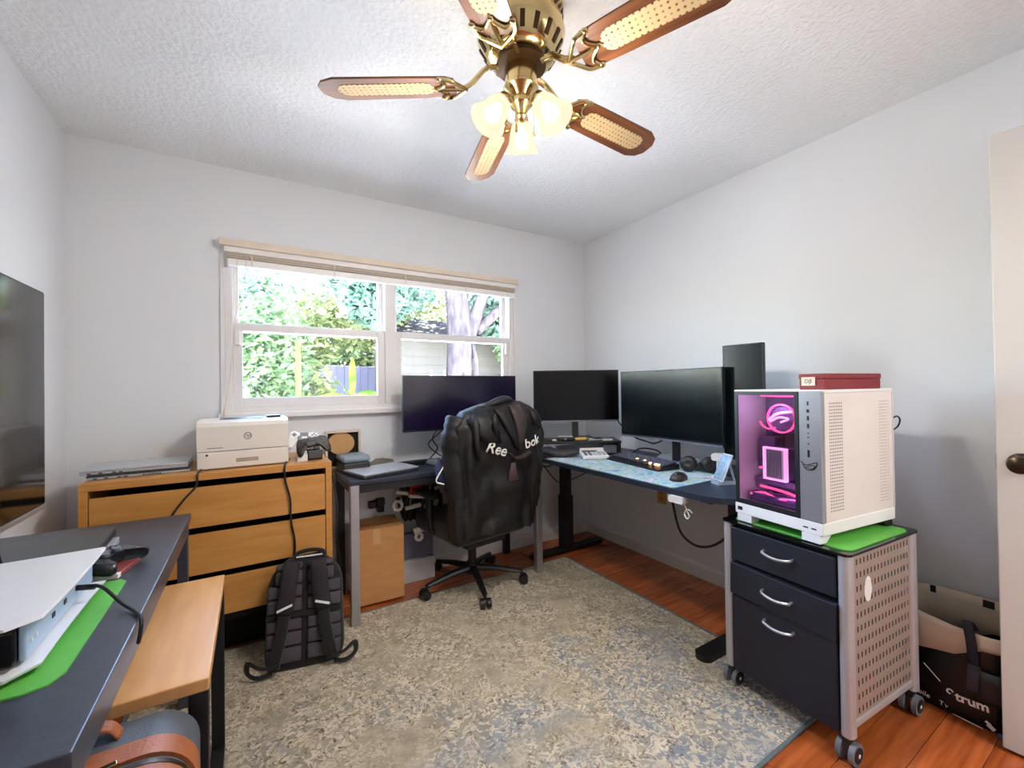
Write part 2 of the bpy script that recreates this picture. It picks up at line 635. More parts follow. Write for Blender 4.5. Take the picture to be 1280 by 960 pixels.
# baseboards
HB = .09
prof = [(0, 0), (.016, 0), (.016, HB - .018), (.011, HB - .006), (.006, HB), (0, HB)]
struct(B().prism([(Y1 - p, z) for p, z in prof], X0, X1, 'x').obj('baseboard_back', TRIM))
struct(B().prism([(X1 - p, z) for p, z in prof], Y0, Y1 - .016, 'y').obj('baseboard_right', TRIM))
struct(B().prism([(X0 + p, z) for p, z in prof], Y0, Y1 - .016, 'y').obj('baseboard_left', TRIM))
struct(B().prism([(Y0 + p, z) for p, z in prof], X0 + .016, DX0 - .07, 'x').obj('baseboard_rear', TRIM))
b = B()
b.box(DX0 - .07, DX0, Y0, Y0 + .018, 0, DH + .07, .003).box(DX1, DX1 + .07, Y0, Y0 + .018, 0, DH + .07, .003).box(DX0, DX1, Y0, Y0 + .018, DH, DH + .07, .003)
struct(b.obj('trim_1', TRIM))

# open door: hinged at the rear wall, free edge towards the room
door = bpy.data.objects.new('door_1', None)
COL.objects.link(door)
struct(door)
door.location = (2.155, Y0 + .025, 0)
dd = Vector((2.105, .37)) - Vector((2.155, Y0 + .025))
DW = dd.length
door.rotation_euler = (0, 0, math.atan2(dd.y, dd.x))
B().box(0, DW, -.035, 0, .012, 2.04, .003).obj('door_leaf', DOORW, door)
for s, y in ((1, 0), (-1, -.035)):
    kb = B()
    kb.lathe([(0, 0), (.032, 0), (.032, .006), (.014, .012), (.012, .035), (.022, .042), (.029, .055), (.026, .068), (.012, .075), (0, .076)], 24,
             Matrix.Translation((DW - .055, y, .955)) @ Matrix.Rotation(R(-90 * s), 4, 'X'))
    kb.obj('door_knob', BRONZE, door, True)
B().box(DW - .0005, DW + .001, -.03, -.005, .93, .98).obj('latch_plate', BRONZE, door)

# ------------------------------------------------------------------ window
win = bpy.data.objects.new('window_1', None)
COL.objects.link(win)
struct(win)
win.location = (0, Y1, 0)
GLASS = glass_mat('window_glass')
yo = .03      # frame sits slightly inside the opening
f = B()
f.box(WX0, WX0 + .035, -.005, .11, WZ0, WZ1, .002).box(WX1 - .035, WX1, -.005, .11, WZ0, WZ1, .002)
f.box(WX0 + .035, WX1 - .035, -.005, .11, WZ1 - .045, WZ1, .002).box(WX0 + .035, WX1 - .035, -.005, .11, WZ0, WZ0 + .03, .002)
f.box(.735, .80, -.004, .11, WZ0 + .03, WZ1 - .045, .002)
f.obj('window_frame', WINW, win)


def sash(name, x0, x1, z0, z1, y, r=.035, top=.045, bot=.05):
    s = B()
    s.box(x0, x0 + r, y, y + .03, z0, z1, .003).box(x1 - r, x1, y, y + .03, z0, z1, .003)
    s.box(x0 + r, x1 - r, y, y + .03, z0, z0 + bot, .003).box(x0 + r, x1 - r, y, y + .03, z1 - top, z1, .003)
    o = s.obj(name, WINW, win)
    B().box(x0 + r, x1 - r, y + .013, y + .017, z0 + bot, z1 - top).obj('pane', GLASS, o)
    return o


zm = 1.575
sash('upper_sash', WX0 + .035, .735, zm - .02, WZ1 - .045, .06, .028, .03, .04)
sash('lower_sash', WX0 + .035, .735, WZ0 + .03, zm + .025, .015, .045, .045, .055)
sash('upper_sash', .80, WX1 - .035, zm - .02, WZ1 - .045, .06, .028, .03, .04)
sash('lower_sash', .80, WX1 - .035, WZ0 + .03, zm + .025, .015, .045, .045, .055)
for x in (WX0 + .058, WX1 - .058):
    B().box(x - .012, x + .012, -.012, .015, 1.475, 1.555, .003).obj('sash_latch', WINW, win)
B().box(WX0 - .03, WX1 + .03, -.045, .02, WZ0 - .028, WZ0 + .002, .004).obj('window_sill', WINW, win)
f = B()
f.box(WX0 - .02, WX0, -.012, .03, WZ0, WZ1, .002).box(WX1, WX1 + .02, -.012, .03, WZ0, WZ1, .002)
f.obj('window_casing', WINW, win)
# raised blind
bl = thing('venetian_blind', 'raised cream venetian blind bunched under its valance at the window head', 'blind', (0, Y1 - .013, 0))
B().box(WX0 - .02, WX1 + .01, -.06, -.045, 1.996, 2.035, .003).obj('valance', BLIND, bl)
B().box(WX0 + .0, WX1 - .0, -.044, -.004, 1.968, 2.008, .002).obj('headrail', BLINDW, bl)
for k in range(6):
    z = 1.963 - k * .0048
    B().rbox(((WX0 + WX1) / 2, -.027 + .002 * math.sin(k * 2.2), z), (WX1 - WX0 - .03, .048, .0028), (R(3 * math.sin(k * 1.7)), 0, 0)).obj('slat', BLIND, bl)
B().box(WX0 + .015, WX1 - .015, -.05, -.006, 1.896, 1.932, .004).obj('bottom_rail', BLINDW, bl)
for x in (.0, .42, .85, 1.28, 1.62):
    B().box(x, x + .006, -.0535, -.0525, 1.90, 1.965).obj('ladder_tape', BLIND, bl)
B().tube([(-.065, -.055, 1.97), (-.066, -.056, 1.7), (-.085, -.05, 1.5), (-.10, -.05, 1.3), (-.125, -.052, 1.13)], .0018, 6).obj('lift_cord', BLIND, bl)
B().tube([(-.02, -.055, 1.97), (-.04, -.056, 1.72), (-.075, -.05, 1.56), (-.08, -.05, 1.47)], .0018, 6).obj('lift_cord', BLIND, bl)
B().lathe([(0, 0), (.007, .004), (.006, .035), (.002, .045)], 10, Matrix.Translation((-.125, -.052, 1.09))).obj('tassel', BLIND, bl, True)

# outlets
ou = thing('wall_outlet', 'almond outlet plate low on the right wall under the desk', 'outlet', (X1, 1.985, .46), -90)
B().prism(rrect(.07, .115, .006), -.006, 0, 'y').obj('cover_plate', OUTL, ou)
for dz in (-.022, .022):
    B().prism(rrect(.03, .026, .008, cy=dz), -.008, -.0055, 'y').obj('socket', mat('outlet_socket', (176, 130, 66), .5), ou)
ou = thing('wall_outlet', 'white outlet plate on the window wall with black plugs in it', 'outlet', (.665, Y1, .50), 0)
B().prism(rrect(.115, .115, .006), -.006, 0, 'y').obj('cover_plate', WHITEP, ou)
for dx, dz, w_ in ((-.03, .0, .045), (.02, .012, .05), (.02, -.03, .04)):
    B().box(dx - w_ / 2, dx + w_ / 2, -.05, -.006, dz - .022, dz + .022, .005).obj('plug', BLACK, ou)

# rug
rug = thing('area_rug', 'distressed beige and grey-blue area rug in the middle of the floor', 'rug', (.745, 1.585, 0))
B().box(-1.15, 1.15, -.82, .82, .001, .010, .003).obj('pile', rug_mat(), rug)
b = B()
for x0, x1, y0, y1 in ((-1.165, 1.165, -.83, -.818), (-1.165, 1.165, .818, .83), (-1.165, -1.152, -.818, .818), (1.152, 1.165, -.818, .818)):
    b.box(x0, x1, y0, y1, .001, .011, .003)
b.obj('binding', mat('rug_binding', (104, 116, 120), .9, var=.1, scale=80), rug)
RZ = .0115   # top of the rug

# =================================================================== CEILING FAN
FANZ = -.29
fan = thing('ceiling_fan', 'brass ceiling fan with five cane-inset wooden blades and three lit glass shades', 'fan', (.72, 1.10, H))
B().lathe([(0, 0), (.122, 0), (.128, -.014), (.124, -.026), (.132, -.036), (.134, -.054), (.128, -.06)], 48).obj('canopy', BRASS, fan, True)
hb = B().lathe([(.128, -.06), (.132, -.063), (.132, -.108), (.128, -.113)], 48).obj('motor_band', mat('antique_brass_band', (206, 176, 116), .35, metal=.9, var=.1, scale=60), fan, True)
b = B()
for k in range(40):
    for q in range(3):
        a = 2 * PI * (k + .5 * (q % 2)) / 40
        b.rbox((.1325 * math.cos(a), .1325 * math.sin(a), -.073 - .012 * q), (.002, .009, .007), (0, 0, a))
b.obj('vent_holes', BRASSD, hb, kind='stuff')
hs = B().lathe([(.128, -.113), (.136, -.119), (.138, -.128), (.131, -.152), (.108, -.19), (.094, -.203), (.06, -.208), (0, -.208)], 48).obj('motor_housing', BRASS, fan, True)
slot = None
for k in range(18):
    a = 2 * PI * k / 18
    if slot is None:
        o = B().rbox((.1205, 0, -.172), (.003, .014, .040), (0, R(31), 0), .001).obj('vent_slot', BRASSD, hs)
        slot = o.data
    else:
        o = bpy.data.objects.new('vent_slot', slot)
        COL.objects.link(o)
        o.parent = hs
    o.rotation_euler = (0, 0, a)
B().lathe([(0, -.205), (.075, -.208), (.078, -.224), (.055, -.23), (0, -.23)], 32).obj('flywheel', BRASSD, fan, True)
B().lathe([(.045, -.222), (.05, -.232), (.05, -.285), (.055, -.29), (.055, -.298), (.044, -.308), (.03, -.322), (.034, -.33), (.034, -.344), (.022, -.355), (.014, -.372), (.017, -.38), (.01, -.392), (0, -.396)], 32).obj('light_kit_stem', BRASS, fan, True)
BLW = mat('fan_blade_walnut', (128, 78, 44), .35, alt=(78, 42, 22), scale=3, stretch=(1.5, 16, 4), detail=8)
CANE = bpy.data.materials.new('woven_cane')
CANE.use_nodes = True
n_ = CANE.node_tree
tc_ = n_.nodes.new('ShaderNodeTexCoord')
vo = n_.nodes.new('ShaderNodeTexVoronoi')
vo.inputs['Scale'].default_value = 62
vo.inputs['Randomness'].default_value = .05
rp_ = n_.nodes.new('ShaderNodeValToRGB')
rp_.color_ramp.elements[0].position = .30
rp_.color_ramp.elements[1].position = .40
rp_.color_ramp.elements[0].color = lin((84, 54, 28))
rp_.color_ramp.elements[1].color = lin((196, 170, 126))
n_.links.new(tc_.outputs['Object'], vo.inputs['Vector'])
n_.links.new(vo.outputs['Distance'], rp_.inputs['Fac'])
n_.links.new(rp_.outputs[0], n_.nodes['Principled BSDF'].inputs['Base Color'])
n_.nodes['Principled BSDF'].inputs['Roughness'].default_value = .6
pitch = R(-11)
poly = [(.205, -.045), (.23, -.058), (.34, -.062), (.565, -.066), (.605, -.05), (.625, -.022), (.625, .022), (.605, .05), (.565, .066), (.34, .062), (.23, .058), (.205, .045)]
proto = {}
for k in range(5):
    a = R(4 + 72 * k)
    if not proto:
        bl_ = B().prism(poly, -.003, .003).obj('blade', BLW, fan)
        ci = B().prism(rrect(.30, .068, .033, 6, .42, 0), -.0045, -.003).obj('cane_inset', CANE, bl_)
        ir = B()
        # scrolled blade iron: arm plus an open three-lobed bracket
        ir.tube([(.07, 0, .055), (.11, 0, .048), (.15, 0, .012), (.185, 0, -.008)], .010, 8, flat=.7)
        for sg in (-1, 1):
            ir.tube([(.17, 0, -.008), (.195, sg * .03, -.008), (.215, sg * .052, -.007), (.245, sg * .058, -.006)], .006, 8)
            ir.tube([(.245, sg * .058, -.006), (.232, sg * .036, -.006), (.24, sg * .018, -.006), (.262, 0, -.006)], .006, 8)
            ir.ball((.247, sg * .057, -.006), .010, (1, 1, .6), 10, 6)
        ir.tube([(.18, 0, -.008), (.262, 0, -.006)], .006, 8)
        ir.ball((.262, 0, -.006), .010, (1, 1, .6), 10, 6)
        iro = ir.obj('blade_iron', BRASS, bl_, True)
        proto = (bl_, ci, iro)
        o = bl_
    else:
        o = proto[0].copy()
        COL.objects.link(o)
        o.parent = fan
        for c in proto[1:]:
            c2 = c.copy()
            COL.objects.link(c2)
            c2.parent = o
    o.location = (0, 0, FANZ + .01)
    o.rotation_euler = (Matrix.Rotation(a, 3, 'Z') @ Matrix.Rotation(pitch, 3, 'X')).to_euler()
SHADE = shade_mat()
BULB = emis('lit_bulb', (255, 236, 200), 4.0)
for k in range(3):
    a = R(57 + 120 * k)
    rm = Matrix.Rotation(a, 4, 'Z')
    p0 = Vector((.060, 0, -.34))
    ax = Vector((math.sin(R(34)), 0, -math.cos(R(34))))
    mm = rm @ Matrix.Translation(p0) @ ax.to_track_quat('Z', 'Y').to_matrix().to_4x4() @ Matrix.Scale(.86, 4)
    arm = B().tube([rm @ Vector(p) for p in ((.03, 0, -.342), (.04, 0, -.332), (.052, 0, -.328), (.060, 0, -.34))], .008, 8)
    arm = arm.obj('lamp_arm', BRASS, fan, True)
    B().lathe([(0, -.01), (.022, -.008), (.027, .01), (.027, .024), (.02, .026)], 20, mm).obj('socket_cup', BRASS, arm, True)
    sh = B().lathe([(.026, .012), (.034, .02), (.042, .04), (.046, .06), (.05, .085), (.058, .105), (.067, .12), (.065, .121), (.056, .106), (.047, .085), (.043, .06), (.039, .04), (.031, .022), (.024, .016)], 28, mm)
    sh.obj('glass_shade', SHADE, fan, 'all')
    B().lathe([(0, .03), (.012, .035), (.016, .05), (.024, .07), (.027, .085), (.022, .1), (.012, .107), (0, .109)], 16, mm).obj('bulb', BULB, fan, 'all')
    ld = bpy.data.lights.new('fan_bulb_light', 'POINT')
    ld.energy = LAMP_W
    ld.color = (1, .965, .92)
    ld.shadow_soft_size = .035
    lo = bpy.data.objects.new('fan_bulb_light', ld)
    lo.location = Vector((.72, 1.10, H)) + (mm @ Vector((0, 0, .125)))
    COL.objects.link(lo)
B().tube([(.03, -.02, -.34), (.032, -.022, -.43)], .0015, 6, 0).ball((.032, -.022, -.435), .005).obj('pull_chain', BRASS, fan)
B().tube([(-.02, .0, -.35), (-.02, 0, -.41)], .0015, 6, 0).cyl((-.02, 0, -.41), (-.02, 0, -.43), .004).obj('pull_chain', BRASS, fan)

# =================================================================== DRESSER
DRX0, DRX1, DRY, DRH = -.58, .335, 2.285, .865
dr = thing('dresser', 'honey-coloured wooden dresser with three wide drawers below the window', 'dresser', ((DRX0 + DRX1) / 2, 2.515, 0))
hw = (DRX1 - DRX0) / 2
fy, by = DRY - 2.515, Y1 - .02 - 2.515
B().box(-hw, hw, fy, by, DRH - .03, DRH, .002).obj('top_panel', BEECH, dr)
for s in (-1, 1):
    B().box(min(s * hw, s * (hw - .028)), max(s * hw, s * (hw - .028)), fy, by, .012, DRH - .03, .002).obj('side_panel', BEECH, dr)
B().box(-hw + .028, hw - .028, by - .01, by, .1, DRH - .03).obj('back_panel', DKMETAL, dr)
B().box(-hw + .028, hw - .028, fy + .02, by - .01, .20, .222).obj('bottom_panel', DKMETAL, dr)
B().box(-hw + .028, hw - .028, fy + .17, fy + .185, .0, .2).obj('under_shade_panel', DKMETAL, dr)  # black sheet standing in for the shade in the open space below
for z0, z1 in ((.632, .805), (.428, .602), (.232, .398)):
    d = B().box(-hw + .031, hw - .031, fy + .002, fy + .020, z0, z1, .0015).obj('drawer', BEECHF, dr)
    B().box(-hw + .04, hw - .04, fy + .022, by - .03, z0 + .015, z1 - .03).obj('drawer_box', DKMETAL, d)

# =================================================================== LEFT TV DESK
td = thing('tv_desk', 'long graphite desk along the left wall under the television', 'desk', (-.475, 1.46, 0))
B().box(-.26, .265, -.66, .65, .715, .74, .002).obj('desktop', GRAPH, td)
b = B()
b.box(.235, .258, -.65, .64, .665, .715).box(-.255, -.235, -.65, .64, .665, .715).box(-.235, .235, -.65, -.63, .665, .715).box(-.235, .235, .62, .64, .665, .715)
b.obj('apron', GRAPH, td)
for sx in (-1, 1):
    for sy, yy in ((-1, -.625), (1, .615)):
        B().box(sx * .245 - .02 if sx > 0 else -.255, .258 if sx > 0 else -.215, yy - .02, yy + .02, .012 if sx > 0 else 0, .665, .003).obj('leg', GRAPH, td)

# small wooden side table pushed partly under the desk
st = thing('side_table', 'light beech side table with black metal legs pushed under the graphite desk', 'table', (-.30, 1.455, 0))
B().box(-.21, .215, -.305, .31, .567, .595, .003).obj('tabletop', BENCHW, st)
for sx, xx in ((1, .195), (-1, -.19)):
    for yy in (-.285, .29):
        B().box(xx - .018, xx + .018, yy - .018, yy + .018, .03, .567, .002).obj('leg', BLACKM, st)
    B().box(xx - .018, xx + .018, -.303, .308, .0118, .04, .002).obj('foot_rail', BLACKM, st)
    B().box(xx - .015, xx + .015, -.267, .272, .54, .567, .002).obj('top_rail', BLACKM, st)

# =================================================================== TELEVISION
tv = thing('television', 'large black flat television standing on the graphite desk by the left wall', 'television', (-.52, 1.21, .74), 90)
hwv = .527
B().box(-hwv, hwv, -.012, .022, .158, .772, .004).obj('bezel', BLACK, tv)
B().box(-hwv + .006, hwv - .006, -.0135, -.0115, .172, .766).obj('screen', TVSCR, tv)
B().box(-hwv, hwv, -.015, -.011, .155, .168, .001).obj('lower_trim', SILVER, tv)
B().box(-.35, .35, .022, .055, .2, .55, .012).obj('rear_housing', BLACK, tv)
for s in (-1, 1):
    q = B()
    q.tube([(s * .26, .0, .165), (s * .265, -.02, .06), (s * .27, -.10, .009)], .009, 8)
    q.tube([(s * .26, .0, .165), (s * .265, .02, .06), (s * .27, .08, .009)], .009, 8)
    q.obj('stand_foot', BLACK, tv, True)

# =================================================================== TABLE UNDER THE WINDOW
bt = thing('computer_table', 'black table with silver legs standing under the window', 'table', (1.02, 2.515, 0))
B().box(-.60, .60, -.232, .235, .728, .75, .002).obj('tabletop', TABTOP, bt)
b = B()
b.box(-.58, .58, -.222, -.200, .685, .728).box(-.58, .58, .205, .225, .685, .728).box(-.595, -.575, -.2, .205, .685, .728).box(.575, .595, -.2, .205, .685, .728)
b.obj('apron', BLACKM, bt)
for sx in (-1, 1):
    for sy in (-1, 1):
        z0 = .0118 if sy < 0 else 0
        lg = B().box(sx * .575 - .022, sx * .575 + .022, sy * .207 - .021, sy * .207 + .021, z0, .728, .003).obj('leg', SILVER if sy < 0 else BLACKM, bt)

# =================================================================== SIT-STAND DESK ON THE RIGHT
rd = thing('standing_desk', 'black-legged sit-stand desk with slate top along the right wall', 'desk', (2.01, 1.70, 0))
poly = [(.395, 1.02), (-.385, 1.02), (-.385, -.50)] 
pts = [(-.385, .62), (-.385, -.54), (-.378, -.60), (-.355, -.65), (-.31, -.69), (-.24, -.715), (-.15, -.725), (.395, -.725), (.395, 1.02), (-.33, 1.02), (-.33, .62)]
B().prism(pts, .725, .75).obj('desktop', NAVYTOP, rd)
for yy in (.80, -.52):
    cl = B().box(-.06, .0, yy - .035, yy + .035, .32, .70, .004).box(-.068, .008, yy - .043, yy + .043, .03, .42, .004).obj('leg_column', BLACKM, rd)
    ft = B().prism(rrect(.66, .075, .035, 5, -.015, yy), .0118, .036).obj('foot', BLACKM, rd)
    B().box(-.28, .28, yy - .03, yy + .03, .69, .725, .003).obj('support_bracket', BLACKM, rd)
B().box(-.055, -.005, -.48, .76, .67, .705, .003).obj('crossbar', BLACKM, rd)
hc = B().prism(rrect(.075, .03, .006, 4, -.45, .709), -.40, -.365, 'x').obj('height_controller', WHITEP, rd)
B().tube([(-.37, -.47, .70), (-.372, -.49, .665), (-.376, -.505, .645), (-.374, -.49, .63), (-.37, -.475, .65), (-.376, -.50, .672), (-.37, -.515, .66)], .003, 6).obj('tag_string', WHITEP, rd)

# =================================================================== FILE CABINET
cb = thing('file_cabinet', 'rolling file cabinet with navy drawers and perforated side panels', 'cabinet', (1.872, .808, 0), -94)
cw, cd, zt = .222, .245, .665
top = B().prism(rrect(cw * 2 + .01, cd * 2 + .01, .02), zt, zt + .008).obj('top', mat('black_glass', (12, 14, 13), .12, var=.05), cb)
B().box(-cw + .03, cw - .03, -cd + .03, cd - .02, .085, zt - .002).obj('body', DKMETAL, cb)
for sx in (-1, 1):
    for sy in (-1, 1):
        B().prism(rrect(.036, .044, .016, 4, sx * (cw - .017), sy * (cd - .021)), .085, zt).obj('corner_post', SILVP, cb, True)
    def P(u, v, sx=sx):
        return Vector((sx * (cw - .012), u, v))
    q = perf_panel(-cd + .042, cd - .042, .125, zt - .012, 17, 12, .0038, .0095, P)
    q.obj('perforated_panel', PERF, cb)
    B().box(min(sx * (cw - .006), sx * (cw - .02)), max(sx * (cw - .006), sx * (cw - .02)), -cd + .04, cd - .04, .105, .127, .003).obj('bottom_rail', SILVP, cb)


def drawer(z0, z1, zh, dy=0.0, tilt=0):
    m = Matrix.Translation((0, -cd + .012 + dy, z0)) @ Matrix.Rotation(R(tilt), 4, 'Y')
    d = B().box(-cw + .037, cw - .037, -.012, .012, 0, z1 - z0, .003, 2, m).obj('drawer', NAVYD, cb)
    h = B().tube([m @ Vector(p) for p in ((-.052, -.01, zh - z0), (-.045, -.03, zh - z0 - .004), (0, -.036, zh - z0 - .010), (.045, -.03, zh - z0 - .004), (.052, -.01, zh - z0))], .0055, 8)
    h.obj('handle', SILVER, d, True)


drawer(.520, .650, .597)
drawer(.385, .508, .452, -.012, 1.5)
drawer(.085, .380, .340)
st_ = B().prism([(.024 * math.cos(2 * PI * k / 20) - .10, .042 * math.sin(2 * PI * k / 20) + .53) for k in range(20)], cw - .011, cw - .0095, 'x').obj('oval_sticker', WHITEP, cb)
for sx in (-1, 1):
    for sy in (-1, 1):
        x, y = sx * (cw - .02), sy * (cd - .025)
        zb = .0105 if (sx < 0 and sy < 0) else .0
        c = B().box(x - .012, x + .012, y - .02, y + .02, .06, .086, .004).obj('caster', BLACK, cb)
        for s2 in (-1, 1):
            B().cyl((x + s2 * .011, y, .034 + zb * .5), (x + s2 * .026, y, .034 + zb * .5), .034 - zb * .5, n=24).obj('wheel', GREYP, c, True)
            B().cyl((x + s2 * .0262, y, .034 + zb * .5), (x + s2 * .0285, y, .034 + zb * .5), .024, n=20).obj('wheel_hub', BLACK, c, True)
            B().cyl((x + s2 * .0287, y, .034 + zb * .5), (x + s2 * .030, y, .034 + zb * .5), .006, n=12).obj('axle_cap', WHITEP, c, True)
CABTOP = zt + .008
gm = B().prism(rrect(.41, .42, .03), 0, .004).obj('cutting_mat', GREEN)
gm.location = (1.868, .80, CABTOP)
gm.rotation_euler = (0, 0, R(-94))
tag(gm, 'bright green mat on the black cabinet top under the white computer tower', 'mat')

# =================================================================== PC TOWER
pc = thing('computer_tower', 'white computer tower with glass front and glowing pink interior', 'computer', (1.872, .815, CABTOP + .004), -97)
pw_, pd_, ph = .165, .225, .522
zb = .028
SW = .075     # width of silver strip at right of the front
gx0, gx1 = -pw_ + .004, pw_ - SW
fr = B()
fr.box(-pw_, pw_, -pd_ + .004, pd_, ph - .012, ph, .003)                   # top
fr.box(-pw_, pw_, -pd_, pd_, zb, zb + .042, .003)                         # base
fr.box(-pw_, pw_, pd_ - .004, pd_, zb + .042, ph - .012)                   # back
fr.box(-pw_, -pw_ + .004, -pd_ + .02, pd_ - .004, zb + .042, ph - .012)     # left
fr.obj('chassis', WHITEP, pc)
PCIN = mat('pc_interior', (128, 118, 150), .5, var=.1)
pxs = pw_ - .003


def Pp(u, v):
    return Vector((pxs, u, v))


q = B()
zz0, zz1 = zb + .042, ph - .012
y0, y1 = -pd_ + .004, pd_ - .004
q.box(pxs - .0005, pxs, y0, y0 + .045, zz0, zz1).box(pxs - .0005, pxs, y0 + .125, y1 - .09, zz0, zz1).box(pxs - .0005, pxs, y1 - .02, y1, zz0, zz1)
q.box(pxs - .0005, pxs, y0 + .045, y0 + .125, zz0, zz0 + .03).box(pxs - .0005, pxs, y0 + .045, y0 + .125, zz1 - .03, zz1)
q.box(pxs - .0005, pxs, y1 - .09, y1 - .02, zz0, zz0 + .03).box(pxs - .0005, pxs, y1 - .09, y1 - .02, zz1 - .03, zz1)
perf_panel(y0 + .045, y0 + .125, zz0 + .03, zz1 - .03, 8, 34, .0027, .0036, Pp, 0, q, True)
perf_panel(y1 - .09, y1 - .02, zz0 + .03, zz1 - .03, 7, 34, .0018, .0026, Pp, 0, q, True)
q.obj('side_panel', mat('pc_panel_white', (222, 214, 208), .45, var=.01), pc)
B().box(pxs - .03, pxs - .02, y0 + .01, y1, zz0, zz1).obj('inner_wall', mat('pc_dark_grey', (96, 88, 90), .6), pc)
# front glass with black border
g0, g1, gz0, gz1 = gx0, gx1, zz0, ph - .006
b = B()
bw = .014
b.box(g0, g0 + bw, -pd_, -pd_ + .005, gz0, gz1).box(g1 - bw, g1, -pd_, -pd_ + .005, gz0, gz1)
b.box(g0 + bw, g1 - bw, -pd_, -pd_ + .005, gz0, gz0 + .018).box(g0 + bw, g1 - bw, -pd_, -pd_ + .005, gz1 - .014, gz1)
b.obj('glass_border', BLACK, pc)
B().box(g0 + bw, g1 - bw, -pd_ + .001, -pd_ + .004, gz0 + .018, gz1 - .014).obj('glass_front', glass_mat('pc_glass', (.86, .8, .9, 1), .8), pc)
# silver strip
ss = B().box(g1 + .002, pw_, -pd_, -pd_ + .022, gz0, gz1 + .002, .002).obj('front_strip', mat('brushed_aluminium', (176, 178, 186), .3, metal=.7, var=.04, scale=30, stretch=(1, 1, 20)), pc)
xs = (g1 + pw_) / 2 - .004
for z, hh, ww in ((.475, .007, .0025), (.449, .0055, .0045), (.424, .0075, .0035), (.397, .0075, .0035), (.372, .002, .002), (.358, .002, .002), (.336, .0025, .002), (.302, .0125, .0035)):
    B().box(xs - ww, xs + ww, -pd_ - .001, -pd_ + .001, z - hh, z + hh).obj('port', BLACK, ss)
# eye-shaped emblem drawn as tubes
em = B()
yy = -pd_ - .0008
em.tube([(xs - .026, yy, .273), (xs - .012, yy, .262), (xs + .004, yy, .266), (xs + .026, yy, .274), (xs + .02, yy, .254), (xs + .004, yy, .246), (xs - .01, yy, .249), (xs - .02, yy, .263)], .0016, 6)
em.tube([(xs - .010, yy, .252), (xs + .004, yy, .261), (xs + .02, yy, .262), (xs + .012, yy, .252), (xs - .002, yy, .251)], .0014, 6)
em.obj('emblem', BLACK, ss)
for x in (xs - .015, xs + .012):
    B().box(x - .008, x + .008, -pd_ - .001, -pd_ + .001, zb + .016, zb + .0205).obj('base_slot', BLACK, pc)
B().box(-pw_ + .012, -pw_ + .032, -pd_ - .001, -pd_ + .001, zb + .014, zb + .028).obj('base_badge', BLACK, pc)
for sx in (-1, 1):
    for sy in (-1, 1):
        B().prism([(sy * (pd_ - .0), zb), (sy * (pd_ - .07), zb), (sy * (pd_ - .035), 0), (sy * (pd_ - .0), 0)], sx * .125 - .03, sx * .125 + .03, 'x').obj('foot', WHITEP if sy < 0 else BLACK, pc)
# interior hardware
PINK = emis('pink_led', (255, 90, 150), .55)
PINKW = emis('pale_pink_led', (255, 180, 220), .5)
B().box(-pw_ + .006, g1, -.035, -.025, zz0, zz1).obj('motherboard', PCIN, pc)
VIO = mat('violet_grey_part', (116, 92, 142), .45, var=.08, scale=20)
inn = B()
inn.box(-.15, .02, -.12, -.036, .14, .165, .004).box(-.15, -.08, -.10, -.036, .20, .33, .004).box(-.13, .03, -.07, -.036, .345, .36, .003).box(-.15, .05, -.16, -.04, .078, .10, .006)
inn.obj('graphics_card', VIO, pc)
rg = B()
m_ = Matrix.Translation((-.012, -.16, .412)) @ Matrix.Rotation(R(90), 4, 'X')
rg.lathe([(.050, .005), (.056, .005), (.056, -.005), (.050, -.005), (.050, .005)], 32, m_)
rg.obj('cooler_ring', PINK, pc, True)
B().lathe([(0, .0), (.044, .0), (.044, .03), (0, .03)], 28, Matrix.Translation((-.012, -.125, .412)) @ Matrix.Rotation(R(90), 4, 'X')).obj('cooler_pump', VIO, pc, True)
B().tube([(-.058, -.165, .405), (-.02, -.17, .43), (.035, -.168, .44)], .005, 6).tube([(-.05, -.168, .398), (-.015, -.17, .416), (.02, -.168, .412), (-.01, -.168, .398)], .004, 6).obj('cooler_badge', PINKW, pc)
rg = B()
rg.tube([(-.10 + .042 * math.cos(t), -.10, .405 + .042 * math.sin(t)) for t in [R(200 + 10 * k) for k in range(16)]], .004, 6)
rg.obj('fan_ring', PINK, pc)
# lit memory or gpu block with bright frame and fins
bx0, bx1, bz0, bz1 = -.066, .022, .178, .302
q = B()
q.box(bx0, bx0 + .007, -.195, -.175, bz0, bz1, .002).box(bx1 - .007, bx1, -.195, -.175, bz0, bz1, .002).box(bx0, bx1, -.195, -.175, bz1 - .007, bz1, .002).box(bx0, bx1, -.195, -.175, bz0, bz0 + .007, .002)
blk = q.obj('lit_frame', PINKW, pc)
B().box(bx0 + .004, bx1 - .004, -.172, -.10, bz0 + .004, bz1 - .004).obj('heatsink_core', VIO, blk)
for k in range(8):
    x = bx0 + .012 + k * .0082
    B().box(x, x + .0045, -.191, -.172, bz0 + .008, bz1 - .008).obj('fin', LAPSIL, blk)
q = B()
q.tube([(-.13, -.18, .105), (-.08, -.17, .118), (-.02, -.18, .108), (.05, -.17, .115)], .005, 6).tube([(-.13, -.12, .13), (-.05, -.10, .12), (.05, -.12, .11)], .006, 6)
q.tube([(-.12, -.12, .497), (.06, -.12, .497)], .005, 6).tube([(-.11, -.15, .21), (-.07, -.16, .218)], .005, 6)
q.obj('led_strips', PINK, pc)
for k in range(3):
    B().lathe([(.035, -.004), (.055, -.004), (.055, .008), (.035, .008)], 24, Matrix.Translation((-.10 + .07 * k, -.15, .108)) @ Matrix.Scale(.7, 4)).obj('case_fan', VIO, pc, True)
ld = bpy.data.lights.new('pc_led_light', 'POINT')
ld.energy = .22
ld.color = (.80, .62, 1)
ld.shadow_soft_size = .03
lo = bpy.data.objects.new('pc_led_light', ld)
lo.parent = pc
